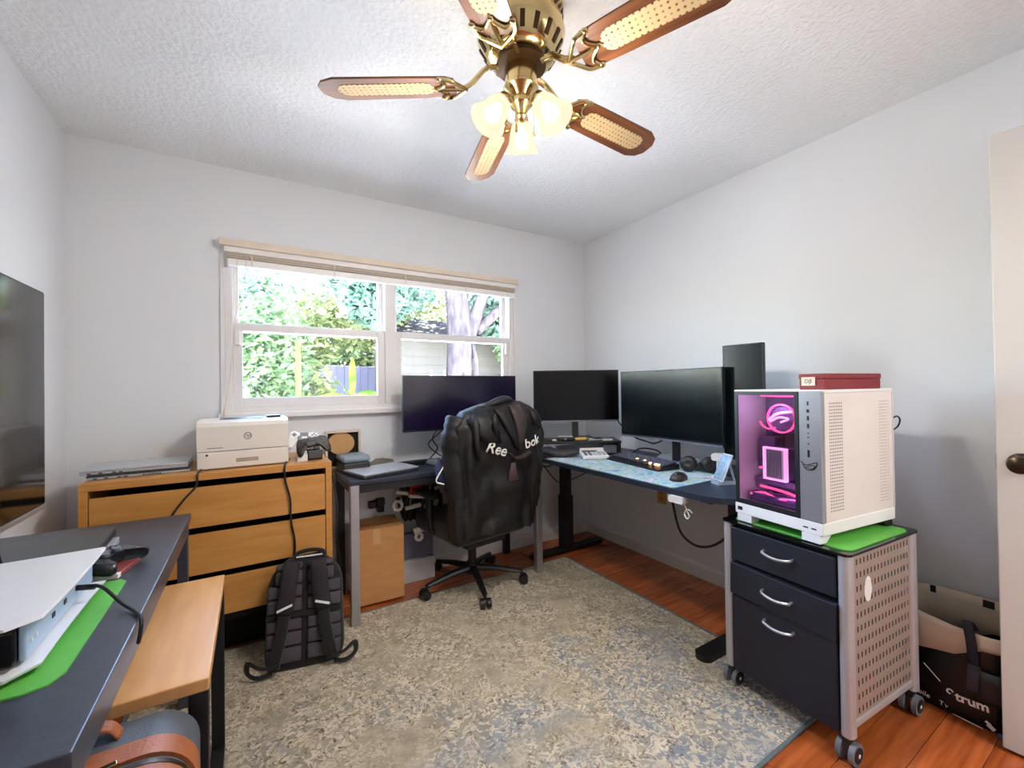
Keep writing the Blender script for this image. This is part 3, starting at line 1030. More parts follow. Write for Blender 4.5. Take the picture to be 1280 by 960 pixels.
lo.location = (-.01, -.20, .47)
COL.objects.link(lo)
lo = lo.copy()
lo.data = ld.copy()
lo.data.energy = .12
lo.data.color = (.95, .6, .95)
lo.location = (.03, -.20, .15)
COL.objects.link(lo)
B().tube([(.155, pd_ - .004, .40), (.168, pd_ + .018, .415), (.172, pd_ + .03, .40), (.168, pd_ + .022, .375), (.16, pd_ + .004, .362)], .003, 6).obj('power_lead', BLACK, pc)
# red box on the tower
rb = thing('red_box', 'slim maroon box with a cream label on top of the computer tower', 'box', (1.838, .70, CABTOP + .004 + ph), -97)
B().box(-.043, .043, -.17, .17, 0, .036, .002).obj('base', RED, rb)
B().box(-.045, .045, -.172, .172, .0365, .056, .003).obj('lid', RED, rb)
lb = B().box(-.034, .012, -.1732, -.1722, .014, .044).obj('label', mat('cream_label', (230, 216, 196), .6), rb)
text('DJI', .02, mat('label_ink', (128, 132, 124), .6), lb, (-.011, -.1733, .029), (R(90), 0, 0), bold=.0004)

# =================================================================== OFFICE CHAIR
CH = Matrix.Translation((1.155, 2.392, 0)) @ Matrix.Rotation(R(9), 4, 'Z')
ch = thing('office_chair', 'black high-backed swivel chair on casters at the window table', 'chair', (1.155, 2.392, 0), 9)
for k in range(5):
    a = R(-112 + 72 * k)
    d = Vector((math.cos(a), math.sin(a), 0))
    lg = B().tube([d * .03 + Vector((0, 0, .115)), d * .16 + Vector((0, 0, .105)), d * .30 + Vector((0, 0, .082))], lambda t: .026 - .010 * t, 8, flat=.8, up=(0, 0, 1))
    lg = lg.obj('base_leg', BLACK, ch, True)
    p = d * .305
    B().cyl(p + Vector((0, 0, .055)), p + Vector((0, 0, .09)), .009, n=10).obj('caster_stem', BLACK, lg)
    t = Vector((-d.y, d.x, 0))
    for s in (-1, 1):
        B().cyl(p + t * s * .008 + d * .012 + Vector((0, 0, .0385)), p + t * s * .03 + d * .012 + Vector((0, 0, .0385)), .028, .026, 18).obj('caster_wheel', BLACK, lg, True)
B().cyl((0, 0, .08), (0, 0, .15), .035).cyl((0, 0, .15), (0, 0, .30), .026).cyl((0, 0, .30), (0, 0, .34), .018).obj('gas_column', BLACK, ch, True)
B().box(-.14, .14, -.16, .12, .29, .345, .012).obj('tilt_mechanism', BLACKM, ch)
B().box(-.265, .265, -.24, .26, .345, .47, .045, 4).obj('seat', FABB, ch, True)
# backrest (local -y is the back that faces the room)
rings = []
for i in range(15):
    v = i / 14
    z = .46 + .66 * v
    hwid = .25 - .03 * abs(v - .2) if v < .75 else .245 - .10 * ((v - .75) / .25) ** 2
    yc = -.215 - .055 * v
    rings.append([(x * hwid, yc + y * .045, z) for x, y in ((-1, -.4), (-.9, -.9), (0, -1), (.9, -.9), (1, -.4), (1, .5), (.85, 1), (0, .7), (-.85, 1), (-1, .5))])
B().rings(rings).obj('backrest', FABB, ch, True)
for s in (-1, 1):
    ar = B().tube([(s * .16, 0, .39), (s * .28, 0, .40), (s * .295, 0, .50), (s * .295, 0, .60)], .018, 8).obj('armrest', BLACK, ch, True)
    B().rbox((s * .285, .05, .61), (.08, .25, .03), (0, 0, 0), .012, 3).obj('arm_pad', BLACK, ar, True)

# jacket thrown over the backrest: one draped shell, two hanging sleeves, collar, lettering
jk = thing('jacket', 'black zip jacket with white lettering draped over the office chair back', 'jacket', (1.155, 2.392, 0), 9)
NU, NV = 72, 34


def jshell(u, v):
    """u round the body, v 0 top .. 1 hem; local coordinates of the chair"""
    z = 1.128 - .72 * v
    t = min(1, v / .16)
    sh = math.sqrt(max(0, 1 - (1 - t) ** 2))
    a = .17 + .122 * sh + .012 * math.sin(3.1 * v) - .03 * max(0, v - .6)
    bb = .03 + .075 * sh
    c, s = math.cos(u), math.sin(u)
    e = .62
    x = a * math.copysign(abs(c) ** e, c)
    y = bb * math.copysign(abs(s) ** e, s)
    yc = -.268 + .05 * v
    fold = .017 * math.sin(u * 9 + 5 * v + 2 * math.sin(6 * v)) * min(1, v * 3) + .010 * math.sin(u * 17 - 7 * v) * min(1, v * 2)
    nz = noise.noise(Vector((x * 9, y * 9 + 3, z * 7))) * .045 + noise.noise(Vector((x * 20, 7, z * 13))) * .024
    k = 1 + (fold + nz) / max(bb, .06) * .55
    z += .012 * math.sin(3 * u + 1) * (1 if v > .9 else 0) + .012 * noise.noise(Vector((x * 8, 1, 5))) + (.018 * math.cos(x * 9 - .5) if v < .12 else 0)
    dx = fold + nz
    return Vector((x + .35 * dx * c, yc + y * k, z))


b = B()
rings = [[jshell(2 * PI * i / NU, j / NV) for i in range(NU)] for j in range(NV + 1)]
b.rings(rings, cap=False)
vs = [v for v in b.bm.verts][:NU]
b.bm.faces.new(list(reversed(vs)))
bmesh.ops.recalc_face_normals(b.bm, faces=b.bm.faces)
tree = BVHTree.FromBMesh(b.bm)
b.obj('jacket_body', JACK, jk, 'all')


def wrap(poly_pts, name, mt, thick=.006, parent=jk):
    """cloth strip laid on the back of the jacket"""
    q = B()
    rr = []
    for (xa, za), (xb, zb_) in poly_pts:
        row = []
        for k in range(5):
            x, z = xa + (xb - xa) * k / 4, za + (zb_ - za) * k / 4
            h = tree.ray_cast(Vector((x, -1.5, z)), Vector((0, 1, 0)))
            y = h[0].y if h[0] else -.34
            row.append(Vector((x, y - thick * (1 + .8 * math.sin(k * PI / 4)), z)))
        rr.append(row)
    q.rings(rr, closed=False, cap=False)
    o = q.obj(name, mt, parent, 'all')
    md = o.modifiers.new('thickness', 'SOLIDIFY')
    md.thickness = .006
    md.offset = 1
    return o


# folded collar and lapels meeting in a V, seen from behind the chair
wrap([((-.09, 1.11), (-.05, 1.12)), ((-.065, 1.06), (-.005, 1.09)), ((-.03, 1.0), (.03, 1.03)), ((.01, .94), (.055, .95)), ((.05, .88), (.075, .89))], 'lapel', JACK, .010)
wrap([((.02, 1.12), (.11, 1.125)), ((.03, 1.07), (.125, 1.06)), ((.045, 1.01), (.13, .99)), ((.06, .94), (.115, .92)), ((.075, .87), (.1, .865))], 'lapel', mat('jacket_facing', (58, 48, 46), .55, var=.08), .010)
wrap([((-.24, 1.09), (-.12, 1.10)), ((-.25, 1.03), (-.10, 1.05)), ((-.22, .98), (-.07, .97)), ((-.17, .93), (-.06, .92))], 'shoulder_flap', JACK, .012)
wrap([((-.21, 1.10), (-.19, 1.10)), ((-.235, 1.02), (-.20, 1.03)), ((-.23, .93), (-.20, .92)), ((-.205, .84), (-.185, .83))], 'fold', JACK, .016)
wrap([((-.02, .86), (.02, .85)), ((.03, .83), (.07, .81)), ((.09, .83), (.12, .81)), ((.15, .86), (.17, .84))], 'fold', mat('jacket_facing', (58, 48, 46), .55, var=.08), .012)
wrap([((-.13, 1.07), (-.11, 1.08)), ((-.13, 1.01), (-.10, 1.02)), ((-.10, .96), (-.075, .96))], 'fold', JACK, .022)
wrap([((.16, 1.10), (.25, 1.08)), ((.17, 1.05), (.275, 1.02)), ((.19, 1.0), (.28, .975))], 'shoulder_flap', JACK, .010)
q = B()
q.tube([(-.12, -.28, 1.11), (-.06, -.31, 1.135), (.0, -.315, 1.15), (.06, -.30, 1.15), (.13, -.27, 1.12)], lambda t: .012 + .012 * math.sin(PI * t), 10, 5)
q.obj('collar', JACK, jk, 'all')


def sleeve(pts, r0, name):
    q = B()
    q.tube(pts, lambda t: r0 * (1 - .25 * t) * (1 + .05 * math.sin(t * 23) + .04 * math.sin(t * 51)), 12, 8, flat=.62)
    return q.obj(name, JACK, jk, 'all')


sl = sleeve([(-.265, -.26, 1.06), (-.30, -.27, .98), (-.305, -.26, .86), (-.29, -.27, .72), (-.265, -.26, .60)], .062, 'sleeve')
sr = sleeve([(.26, -.25, 1.03), (.292, -.27, .95), (.292, -.27, .82), (.275, -.27, .66), (.26, -.26, .50)], .058, 'sleeve')
# lining flap with white piping swinging out to the left
q = B()
rr = []
for i in range(9):
    v = i / 8
    rr.append([Vector((-.29 - (.085 * math.sin(PI * min(1, v * .95)) + .0) * k / 5, -.23 + .03 * k / 5 + .01 * math.sin(6 * v), .90 - .19 * v - .02 * k / 5)) for k in range(6)])
q.rings(rr, closed=False, cap=False)
ln = q.obj('lining_flap', JACKIN, jk, 'all')
ln.modifiers.new('thickness', 'SOLIDIFY').thickness = .006
B().tube([(-.29, -.245, .90), (-.318, -.245, .85), (-.345, -.235, .80), (-.372, -.215, .735), (-.33, -.225, .712)], .004, 6).obj('piping', WHITETX, ln)
# inner grey label patch
wrap([((.02, .80), (.05, .80)), ((.01, .755), (.06, .755)), ((.0, .70), (.075, .70))], 'facing_patch', mat('plum_patch', (84, 62, 66), .7), .006)


def wrap_text(body, size, cx, cz, ang, mt):
    me = text_mesh(body, size, .0, bold=.0012)
    bm = bmesh.new()
    bm.from_mesh(me)
    bmesh.ops.subdivide_edges(bm, edges=[e for e in bm.edges if e.calc_length() > .012], cuts=1)
    ca, sa = math.cos(R(ang)), math.sin(R(ang))
    for v in bm.verts:
        x, z = cx + v.co.x * ca - v.co.y * sa, cz + v.co.x * sa + v.co.y * ca
        h = [t.ray_cast(Vector((x, -1.5, z)), Vector((0, 1, 0))) for t in (tree,)]
        y = min([k[0].y for k in h if k[0]] or [-.34])
        v.co = Vector((x, y - .026, z))
    bm.to_mesh(me)
    bm.free()
    me.materials.clear()
    me.materials.append(mt)
    o = bpy.data.objects.new('lettering', me)
    COL.objects.link(o)
    o.parent = jk
    o.modifiers.new('thickness', 'SOLIDIFY').thickness = .002
    return o


wrap_text('Ree', .085, -.092, .888, -17, WHITETX)
wrap_text('bok', .078, .175, .905, 12, WHITETX)

# =================================================================== BACKPACK
bp = thing('backpack', 'dark backpack with padded ribbed back leaning against the dresser drawers', 'backpack', (.185, 2.075, RZ), -10.5, rx=-13)
rings = []
for i in range(15):
    v = i / 14
    z = .455 * v
    w2 = .165 - .012 * v if v < .72 else .156 * math.sqrt(max(.05, 1 - ((v - .72) / .31) ** 2))
    if v < .1:
        w2 *= .9 + v
    d2 = (.052 + .012 * math.sin(PI * v)) * (1 if v < .85 else 1 - (v - .85) * 3)
    ring = []
    for k in range(24):
        a = 2 * PI * k / 24
        c, s = math.cos(a), math.sin(a)
        yy_ = .055 + d2 * math.copysign(abs(s) ** .55, s)
        ring.append((w2 * math.copysign(abs(c) ** .55, c), yy_, z + max(0, yy_) * .24 * (1 - v) ** 5))
    rings.append(ring)
B().rings(rings).obj('body', FABB, bp, 'all')
# padded back panel: ribbed pads in three columns
rows = [(.035, .095), (.1, .155), (.16, .21), (.235, .29), (.295, .345), (.35, .405), (.41, .436)]
for z0, z1 in rows:
    for x0, x1 in ((-.148, -.012), (.012, .148)):
        if z1 > .4:
            x0, x1 = max(x0, -.118), min(x1, .118)
        B().box(x0, x1, -.022, .02, z0, z1, .009, 3).obj('back_pad', FABG, bp, True)
for s in (-1, 1):
    q = B()
    q.tube([(s * .052, -.022, .44), (s * .058, -.040, .40), (s * .066, -.045, .32), (s * .078, -.042, .235)], .036, 10, 5, flat=.28, up=(0, 1, 0))
    sp = q.obj('shoulder_strap', FABP, bp, 'all')
    q = B()
    q.tube([(s * .078, -.040, .24), (s * .085, -.045, .17), (s * .10, -.05, .10), (s * .115, -.045, .03)], .024, 8, 5, flat=.22, up=(0, 1, 0))
    q.obj('strap_webbing', FABB, sp, 'all')
    B().rbox((s * .075, -.058, .262), (.062, .005, .009), (0, R(s * 18), 0)).obj('reflective_bar', REFLECT, sp)
    q = B()
    q.tube([(s * .115, -.045, .035), (s * .165, -.06, .05), (s * .205, -.055, .075), (s * .21, -.03, .03), (s * .17, -.04, .008), (s * .12, -.03, .012)], .012, 8, 5, flat=.35)
    q.obj('loose_strap', FABB, sp, 'all')
B().box(-.15, .15, -.026, -.018, .212, .232, .003).obj('luggage_sleeve', FABB, bp)
B().tube([(-.045, .03, .45), (-.035, .03, .472), (.02, .03, .48), (.07, .03, .47), (.08, .03, .45)], .009, 8).obj('top_handle', FABB, bp, True)
B().rbox((.015, .02, .456), (.11, .005, .006)).obj('reflective_trim', REFLECT, bp)

# =================================================================== SUITCASE UNDER THE DESK
su = thing('suitcase', 'grey soft-sided suitcase with tan leather bands beside the side table', 'suitcase', (-.275, 1.02, RZ))
prof = rrect(.35, .54, .075, 8, 0, .285)
B().prism(prof, -.105, .11, 'y').obj('shell', BAGG, su, True)


def rim(yc, wd, ins, mt, name):
    pr = rrect(.35 + ins, .54 + ins, .075 + ins / 2, 8, 0, .285)
    q = B()
    inn = rrect(.35 - .006, .54 - .006, .072, 8, 0, .285)
    r1 = [Vector((u, yc - wd, v)) for u, v in pr]
    r2 = [Vector((u, yc + wd, v)) for u, v in pr]
    r0 = [Vector((u, yc - wd, v)) for u, v in inn]
    r3 = [Vector((u, yc + wd, v)) for u, v in inn]
    q.rings([r0, r1, r2, r3, r0], cap=False)
    return q.obj(name, mt, su, True)


rim(.005, .024, .014, LEATH, 'leather_band')
rim(-.062, .016, .014, LEATH, 'leather_band')
rim(-.033, .005, .006, BRASSD, 'zipper')
B().tube([(-.17, .075, .556), (-.15, .075, .578), (-.05, .075, .584), (.03, .075, .58), (.055, .075, .556)], .017, 10, 5, flat=.3, up=(0, 0, 1)).obj('carry_handle', LEATH, su, 'all')
B().rbox((.0, -.033, .563), (.03, .012, .008), (0, 0, 0), .002).rbox((.04, -.028, .566), (.06, .010, .004), (0, 0, R(12)), .001).obj('zip_pull', BRASS, su)
FP = rrect(.28, .44, .06, 8, 0, .285)
B().prism(FP, -.116, -.105, 'y').obj('front_pocket', BAGG, su, True)

# =================================================================== MONITORS


def monitor(name, label, loc, rz, w, h, zb, stand=True, neck=None, mt=SCREEN, chin=.012, tilt=0, base='plate', curve=0.0):
    t = thing(name, label, 'monitor', loc, rz, group='dark computer monitors on the desks')
    m = Matrix.Translation((0, 0, zb + h / 2)) @ Matrix.Rotation(R(tilt), 4, 'X')
    q = B()

    def sheet(x0, x1, z0, z1, ya, yb, n=12 if curve else 1):
        rr = []
        for i in range(n + 1):
            x = x0 + (x1 - x0) * i / n
            dy = -curve * (x / (w / 2)) ** 2
            rr.append([m @ Vector((x, ya + dy, z0)), m @ Vector((x, ya + dy, z1)), m @ Vector((x, yb + dy, z1)), m @ Vector((x, yb + dy, z0))])
        return B().rings(rr)
    sheet(-w / 2, w / 2, -h / 2, h / 2, -.008, .018).obj('bezel', BLACK, t)
    sheet(-w / 2 + .005, w / 2 - .005, -h / 2 + chin, h / 2 - .005, -.0092, -.0078).obj('screen', mt, t)
    if chin > .012:
        sheet(-w / 2 + .001, w / 2 - .001, -h / 2, -h / 2 + .010, -.011, -.0085).obj('chin_trim', GREYP, t)
    B().box(-w * .3, w * .3, .018, .045, -h * .25, h * .3, .01, 2, m).obj('rear_housing', BLACK, t)
    if stand:
        B().box(-.022, .022, .045, .07, .008, zb + h * .5, .004).obj('stand_neck', BLACK, t)
        if base == 'plate':
            B().prism(rrect(min(.24, w * 1.1), .17, .03, 4, 0, .06), 0, .010).obj('stand_base', BLACK, t)
        else:
            B().prism([(.0, 0), (.17, 0), (.17, .014), (.11, .05), (.10, .05), (.0, .006)], -.14, .14, 'x').obj('stand_base', mat('stand_grey', (132, 140, 150), .4, metal=.3), t)
    return t


SCRA = mat('purple_black_screen', (9, 8, 13), .2, alt=(16, 10, 26), scale=2.2, emit=(40, 20, 80), estr=.05)
SCRC = mat('teal_reflection_screen', (10, 14, 15), .2, alt=(8, 9, 10), scale=3, emit=(10, 40, 45), estr=.03)  # teal tone and faint glow stand in for a reflection on the screen
monitor('monitor', 'wide dark monitor in front of the window behind the office chair', (1.17, 2.53, .75), 0, .80, .345, .208, mt=SCRA)
RSZ = .848
monitor('monitor', 'black monitor standing on the riser in the room corner', (1.965, 2.345, RSZ), -31, .605, .365, .125, mt=SCREEN, chin=.013)
monitor('monitor', 'large curved dark monitor behind the keyboard on the sit-stand desk', (2.075, 1.64, .75), -90, .70, .415, .148, mt=SCRC, chin=.02, base='vee', curve=.022)
monitor('monitor', 'narrow dark monitor turned upright beside the white computer tower', (2.10, 1.215, .75), -92, .205, .585, .088, mt=SCRC)

# =================================================================== ITEMS ON THE WINDOW TABLE
TZ = .75


def laptop(name, label, loc, rz, w, d, h, top, body, group=None, vents=False):
    t = thing(name, label, 'laptop', loc, rz, group)
    bs = B().box(-w / 2, w / 2, -d / 2, d / 2, .002, h * .56, .002).obj('base', body, t)
    B().box(-w / 2, w / 2, -d / 2, d / 2, h * .62, h, .002).obj('lid', top, t)
    B().cyl((-w * .38, d / 2 - .004, h * .58), (w * .38, d / 2 - .004, h * .58), h * .2, n=10).obj('hinge', BLACK, t)
    for k, x in enumerate((-.42, -.32, -.2, -.14)):
        B().box(x * w - .006, x * w + .006, -d / 2 - .0006, -d / 2 + .001, h * .2, h * .42).obj('port', BLACK, bs)
    for k in range(8 if vents else 0):
        B().box(w * .02 + k * .008, w * .02 + k * .008 + .005, -d / 2 - .0006, -d / 2 + .001, h * .18, h * .46).obj('vent', BLACK, bs)
    return t


laptop('laptop', 'closed pale silver laptop on the left end of the window table', (.625, 2.46, TZ), 16, .34, .235, .024, LAPSIL, LAPDK)
bx = thing('storage_case', 'blue-grey padded case on the window table corner beside the dresser', 'case', (.50, 2.615, TZ), 4)
B().box(-.075, .075, -.085, .085, 0, .055, .006).obj('base', BLACK, bx)
B().box(-.078, .078, -.09, .09, .056, .095, .018, 4).obj('padded_lid', CUSH, bx, True)
sp = thing('framed_disc', 'tan round disc set in a black box frame behind the padded case', 'decoration', (.465, 2.735, TZ), 0)
b = B()
b.box(-.10, -.088, -.02, .02, 0, .225, .001).box(.088, .10, -.02, .02, 0, .225, .001).box(-.088, .088, -.02, .02, .213, .225, .001).box(-.088, .088, -.02, .02, 0, .012, .001)
b.obj('frame', mat('pale_wood_frame', (224, 206, 186), .5), sp)
B().box(-.088, .088, .008, .016, .012, .213).obj('backing', DKMETAL, sp)
B().lathe([(0, .0), (.074, 0), (.076, .003), (.076, .014), (0, .014)], 36, Matrix.Translation((-.01, .007, .148)) @ Matrix.Rotation(R(90), 4, 'X') @ Matrix.Diagonal((1, .86, 1, 1))).obj('disc', TAN, sp, True)


def mouse(label, loc, rz, mt=BLACK, s=1.0):
    t = thing('computer_mouse', label, 'mouse', loc, rz)
    rr = []
    for i in range(9):
        v = i / 8
        y = (-.058 + .116 * v) * s
        wd = .034 * math.sqrt(max(.04, 1 - (2 * v - 1) ** 4)) * s
        ht = (.02 + .02 * math.sin(PI * min(1, v * .9 + .05))) * s * (1 if 0 < i < 8 else .6)
        rr.append([(wd * math.cos(a), y, max(0.001, ht * math.sin(a) ** .7 if math.sin(a) > 0 else .001)) for a in [PI * k / 10 for k in range(11)]])
    B().rings(rr).obj('shell', mt, t, 'all')
    B().cyl((-.004, -.034 * s, .03 * s), (.004, -.034 * s, .03 * s), .008 * s, n=12).obj('scroll_wheel', GREYP, t, True)
    return t


mouse('grey computer mouse among the cables on the window table', (.955, 2.50, TZ), 20, GREYP)
tag(B().tube([(.72, 2.69, .757), (.80, 2.66, .756), (.93, 2.68, .758), (1.02, 2.60, .756), (.98, 2.56, .757), (.90, 2.60, .757), (.84, 2.59, .757), (.78, 2.62, .757)], .005, 6).obj('power_cable', BLACK), 'black cable lying across the back of the window table', 'cable')
tag(B().tube([(1.07, 2.56, .985), (1.02, 2.59, .93), (.965, 2.62, .87), (1.0, 2.63, .82), (1.06, 2.62, .775), (1.1, 2.63, .757)], .004, 6).tube([(1.02, 2.56, .985), (.985, 2.60, .90), (1.03, 2.63, .83), (.97, 2.64, .757)], .004, 6).obj('monitor_cable', BLACK), 'two thin black cables hanging below the window monitor', 'cable')
ad = thing('power_adapter', 'flat black power adapter on the window table between laptop and mouse', 'adapter', (.845, 2.565, TZ), 12)
B().box(-.06, .06, -.028, .028, 0, .028, .006).obj('brick', BLACK, ad)
B().tube([(.06, 0, .014), (.09, .01, .012), (.10, .05, .008), (.06, .07, .006)], .004, 6).obj('lead', BLACK, ad)
po_ = B()
po_.rings([[Vector((x * .09, y * .05, 0)) for x, y in ((-1, -1), (1, -.8), (1.1, .9), (-.8, 1))], [Vector((x * .07, y * .035, .03)) for x, y in ((-1, -.6), (.2, -.4), (1.3, 1), (-.5, 1.1))], [Vector((x * .02, y * .01 + .01, .045)) for x, y in ((-1, -1), (1, -1), (1, 1), (-1, 1))]])
o = po_.obj('pouch', mat('brown_grey_pouch', (122, 112, 100), .7, var=.12, scale=20))
o.location = (.665, 2.66, TZ)
tag(o, 'crumpled brown-grey pouch behind the silver laptop', 'pouch')

# hanging tangle under the window table
hg = thing('cable_bundle', 'bundle of black cables with pale plugs hanging under the window table', 'cables', (.88, 2.62, .43))
rr = random.Random(5)
for k in range(9):
    x = -.10 + .028 * k
    B().tube([(x, .0, .25), (x + rr.uniform(-.03, .03), rr.uniform(-.04, .02), .18), (x + rr.uniform(-.05, .05), rr.uniform(-.05, .02), .08), (x + rr.uniform(-.06, .06), rr.uniform(-.04, .02), -.02), (x + rr.uniform(-.02, .05), rr.uniform(-.02, .02), .12)], .013, 8).obj('cable', BLACK, hg, True)
WPL = mat('pale_plug', (214, 204, 192), .5, var=.03)
for x, y, z, sx, sz, an in ((-.11, -.08, .165, .09, .022, 14), (-.05, -.085, .075, .10, .024, -6), (.0, -.075, -.075, .09, .03, -9), (.05, -.08, .11, .02, .05, 8), (.12, -.07, .17, .05, .02, -16)):
    B().rbox((x, y, z), (sx, .025, sz), (0, R(an), 0), .005).obj('plug', WPL, hg)
B().lathe([(.018, -.008), (.034, -.008), (.034, .008), (.018, .008), (.018, -.008)], 20, Matrix.Translation((-.14, -.07, .09)) @ Matrix.Rotation(R(80), 4, 'X')).obj('cable_loop', WPL, hg, True)
B().lathe([(.012, -.006), (.028, -.006), (.028, .006), (.012, .006), (.012, -.006)], 20, Matrix.Translation((-.01, -.07, -.12)) @ Matrix.Rotation(R(80), 4, 'X')).obj('cable_loop', WPL, hg, True)
rf = thing('red_cloth', 'small red cloth with white hem hanging under the window table', 'cloth', (.835, 2.505, .58))
B().rings([[Vector((x * .026, y * .012, .105)) for x, y in ((-1, -1), (1, -1), (1, 1), (-1, 1))], [Vector((x * .034 + .004, y * .014, .05)) for x, y in ((-1, -1), (1, -1), (1, 1), (-1, 1))], [Vector((x * .042 + .006, y * .016, .0)) for x, y in ((-1, -1), (1, -1), (1, 1), (-1, 1))]]).obj('cloth', mat('red_felt', (186, 28, 32), .85), rf)
B().rbox((.008, 0, -.008), (.095, .038, .02), (0, R(10), 0), .005).obj('white_hem', WHITETX, rf)

# cardboard box under the table
cx = thing('cardboard_box', 'plain brown cardboard box standing under the window table', 'box', (.625, 2.585, RZ), -2)
B().box(-.13, .13, -.115, .115, 0, .415, .003).obj('carton', CARD, cx)
for s in (-1, 1):
    B().box(-.129, .129, min(s * .002, s * .115), max(s * .002, s * .115), .416, .420, .001).obj('flap', CARD, cx)
B().box(-.045, -.005, -.1165, -.1155, .33, .415).obj('tape', mat('packing_tape', (206, 160, 112), .3), cx)
gb = thing('grey_bin', 'low grey panel and pale box on the floor behind the chair base', 'box', (.888, 2.66, 0), 0)
B().box(-.122, .115, -.03, .03, 0, .14, .004).obj('lower_box', mat('pale_grey_box', (186, 184, 182), .6), gb)
B().box(-.122, .115, .0, .03, .141, .30, .004).obj('upper_panel', mat('slate_panel', (104, 106, 124), .6), gb)

# =================================================================== ITEMS ON THE DRESSER
DZ = DRH
pt = thing('laser_printer', 'white laser printer on the wooden dresser below the window', 'printer', (-.035, 2.52, DZ), 1)
B().box(-.182, .182, -.165, .165, .004, .082, .006).obj('paper_tray', CREAMP, pt)
bd = B()
bd.prism([(-.165, .085), (.165, .085), (.165, .205), (.10, .222), (-.13, .222), (-.155, .212), (-.165, .195)], -.182, .182, 'x')
bd.obj('printer_body', CREAMP, pt)
B().box(-.10, .10, -.10, .09, .2215, .2235).obj('output_slot', GREYP, pt)
B().box(-.085, .085, -.09, .04, .2225, .2245).obj('output_tray', BLACK, pt)
B().box(.095, .155, -.06, .03, .221, .233, .003).obj('control_panel', BLACK, pt)
B().box(-.035, .055, -.1668, -.163, .028, .046, .002).obj('tray_handle', mat('printer_shadow_grip', (172, 160, 148), .5), pt)
B().cyl((-.145, -.166, .068), (-.145, -.163, .068), .005, n=16).obj('power_button', BLACK, pt)
B().box(-.145, -.085, -.1655, -.1645, .097, .100).obj('model_plate', GREYP, pt)
lg = B().lathe([(.0135, .0), (.0165, .0), (.0165, .0015), (.0135, .0015), (.0135, 0)], 28, Matrix.Translation((.012, -.1648, .147)) @ Matrix.Rotation(R(90), 4, 'X')).obj('logo_ring', GREYP, pt)
text('hp', .024, GREYP, lg, (.012, -.1655, .149), (R(90), 0, 0), shear=.25)

laptop('laptop', 'dark silver closed laptop, lower of the pair on the dresser', (-.415, 2.49, DZ), 3, .335, .235, .020, LAPDK, LAPSIL, vents=True)
laptop('laptop', 'bright silver closed laptop, upper of the pair on the dresser', (-.425, 2.495, DZ + .0205), 1, .35, .24, .022, LAPSIL, LAPSIL)


def controller(label, loc, rot, mt, sub=BLACK, group='game controllers'):
    t = thing('game_controller', label, 'controller', loc, 0, group)
    t.rotation_euler = tuple(R(a) for a in rot)
    q = B()
    # body: one outline with two grips, inflated
    out = [(-.02, .03), (-.045, .036), (-.066, .03), (-.076, .008), (-.082, -.03), (-.078, -.055), (-.064, -.06), (-.052, -.04), (-.036, -.018), (0, -.014),
           (.036, -.018), (.052, -.04), (.064, -.06), (.078, -.055), (.082, -.03), (.076, .008), (.066, .03), (.045, .036), (.02, .03)]
    rr = []
    for sc_, z in ((.86, -.016), (.97, -.009), (1, 0), (.97, .009), (.86, .016)):
        rr.append([Vector((x * sc_, y * sc_, z)) for x, y in out])
    q.rings(rr)
    q.obj('body', mt, t, True)
    for x, y in ((-.022, -.002), (.022, -.002)):
        B().cyl((x, y, .014), (x, y, .024), .009, .0105, 16).obj('thumb_stick', sub, t, True)
    B().box(-.058, -.036, .012, .019, .014, .019, .001).box(-.0505, -.0435, .0045, .0265, .014, .019, .001).obj('direction_pad', sub, t)
    for k in range(4):
        a = k * PI / 2
        B().cyl((.047 + .009 * math.cos(a), .0155 + .009 * math.sin(a), .014), (.047 + .009 * math.cos(a), .0155 + .009 * math.sin(a), .019), .004, n=12).obj('button', sub, t)
    B().box(-.02, .02, .008, .028, .014, .0175, .002).obj('touch_pad', sub, t)
    return t


stn = thing('controller_stand', 'white and black charging stand for game controllers on the dresser', 'stand', (.245, 2.43, DZ), 4)
B().prism([(-.05, 0), (.05, 0), (.05, .012), (.012, .03), (-.02, .05), (-.05, .03)], -.058, -.012, 'x').obj('side_shell', WHITEP, stn)
B().box(-.012, .058, -.052, .03, .0, .05, .006).obj('charging_dock', BLACK, stn)
B().box(-.008, .054, -.054, -.052, .01, .04, .002).obj('dock_face', mat('dark_olive_grey', (70, 74, 70), .4), stn)
B().box(-.02, .02, .01, .03, .0, .12, .004).obj('back_post', WHITEP, stn)
controller('white game controller on the charging stand behind a dark one', (.225, 2.452, DZ + .105), (68, 6, 4), WHITEP, GREYP)
controller('dark camouflage game controller on the charging stand by the printer', (.262, 2.392, DZ + .085), (70, -8, 4), CAMO, BLACK)
tag(B().tube([(-.19, 2.50, DZ + .008), (-.20, 2.32, DZ + .006), (-.205, 2.276, DZ - .002), (-.21, 2.276, DZ - .05), (-.25, 2.276, DZ - .10), (-.29, 2.276, DZ - .16), (-.33, 2.276, DZ - .24)], .0045, 6).obj('drawer_cable', mat('dark_brown_cable', (46, 30, 24), .5)), 'dark brown cable running slantwise down the left of the dresser front', 'cable')
tag(B().tube([(.16, 2.46, DZ + .006), (.135, 2.33, DZ + .006), (.128, 2.276, DZ - .004), (.13, 2.276, DZ - .07), (.15, 2.276, DZ - .16), (.152, 2.276, DZ - .26), (.168, 2.276, DZ - .36), (.165, 2.276, DZ - .44)], .0045, 6).obj('drawer_cable', BLACK), 'black cable hanging straight down over the dresser drawers', 'cable')
tag(B().tube([(.378, 2.55, .748), (.385, 2.44, .60), (.372, 2.40, .45), (.39, 2.42, .3), (.38, 2.45, .1), (.39, 2.40, .012)], .006, 6).obj('floor_cable', BLACK), 'black cable dropping between dresser and window table', 'cable')

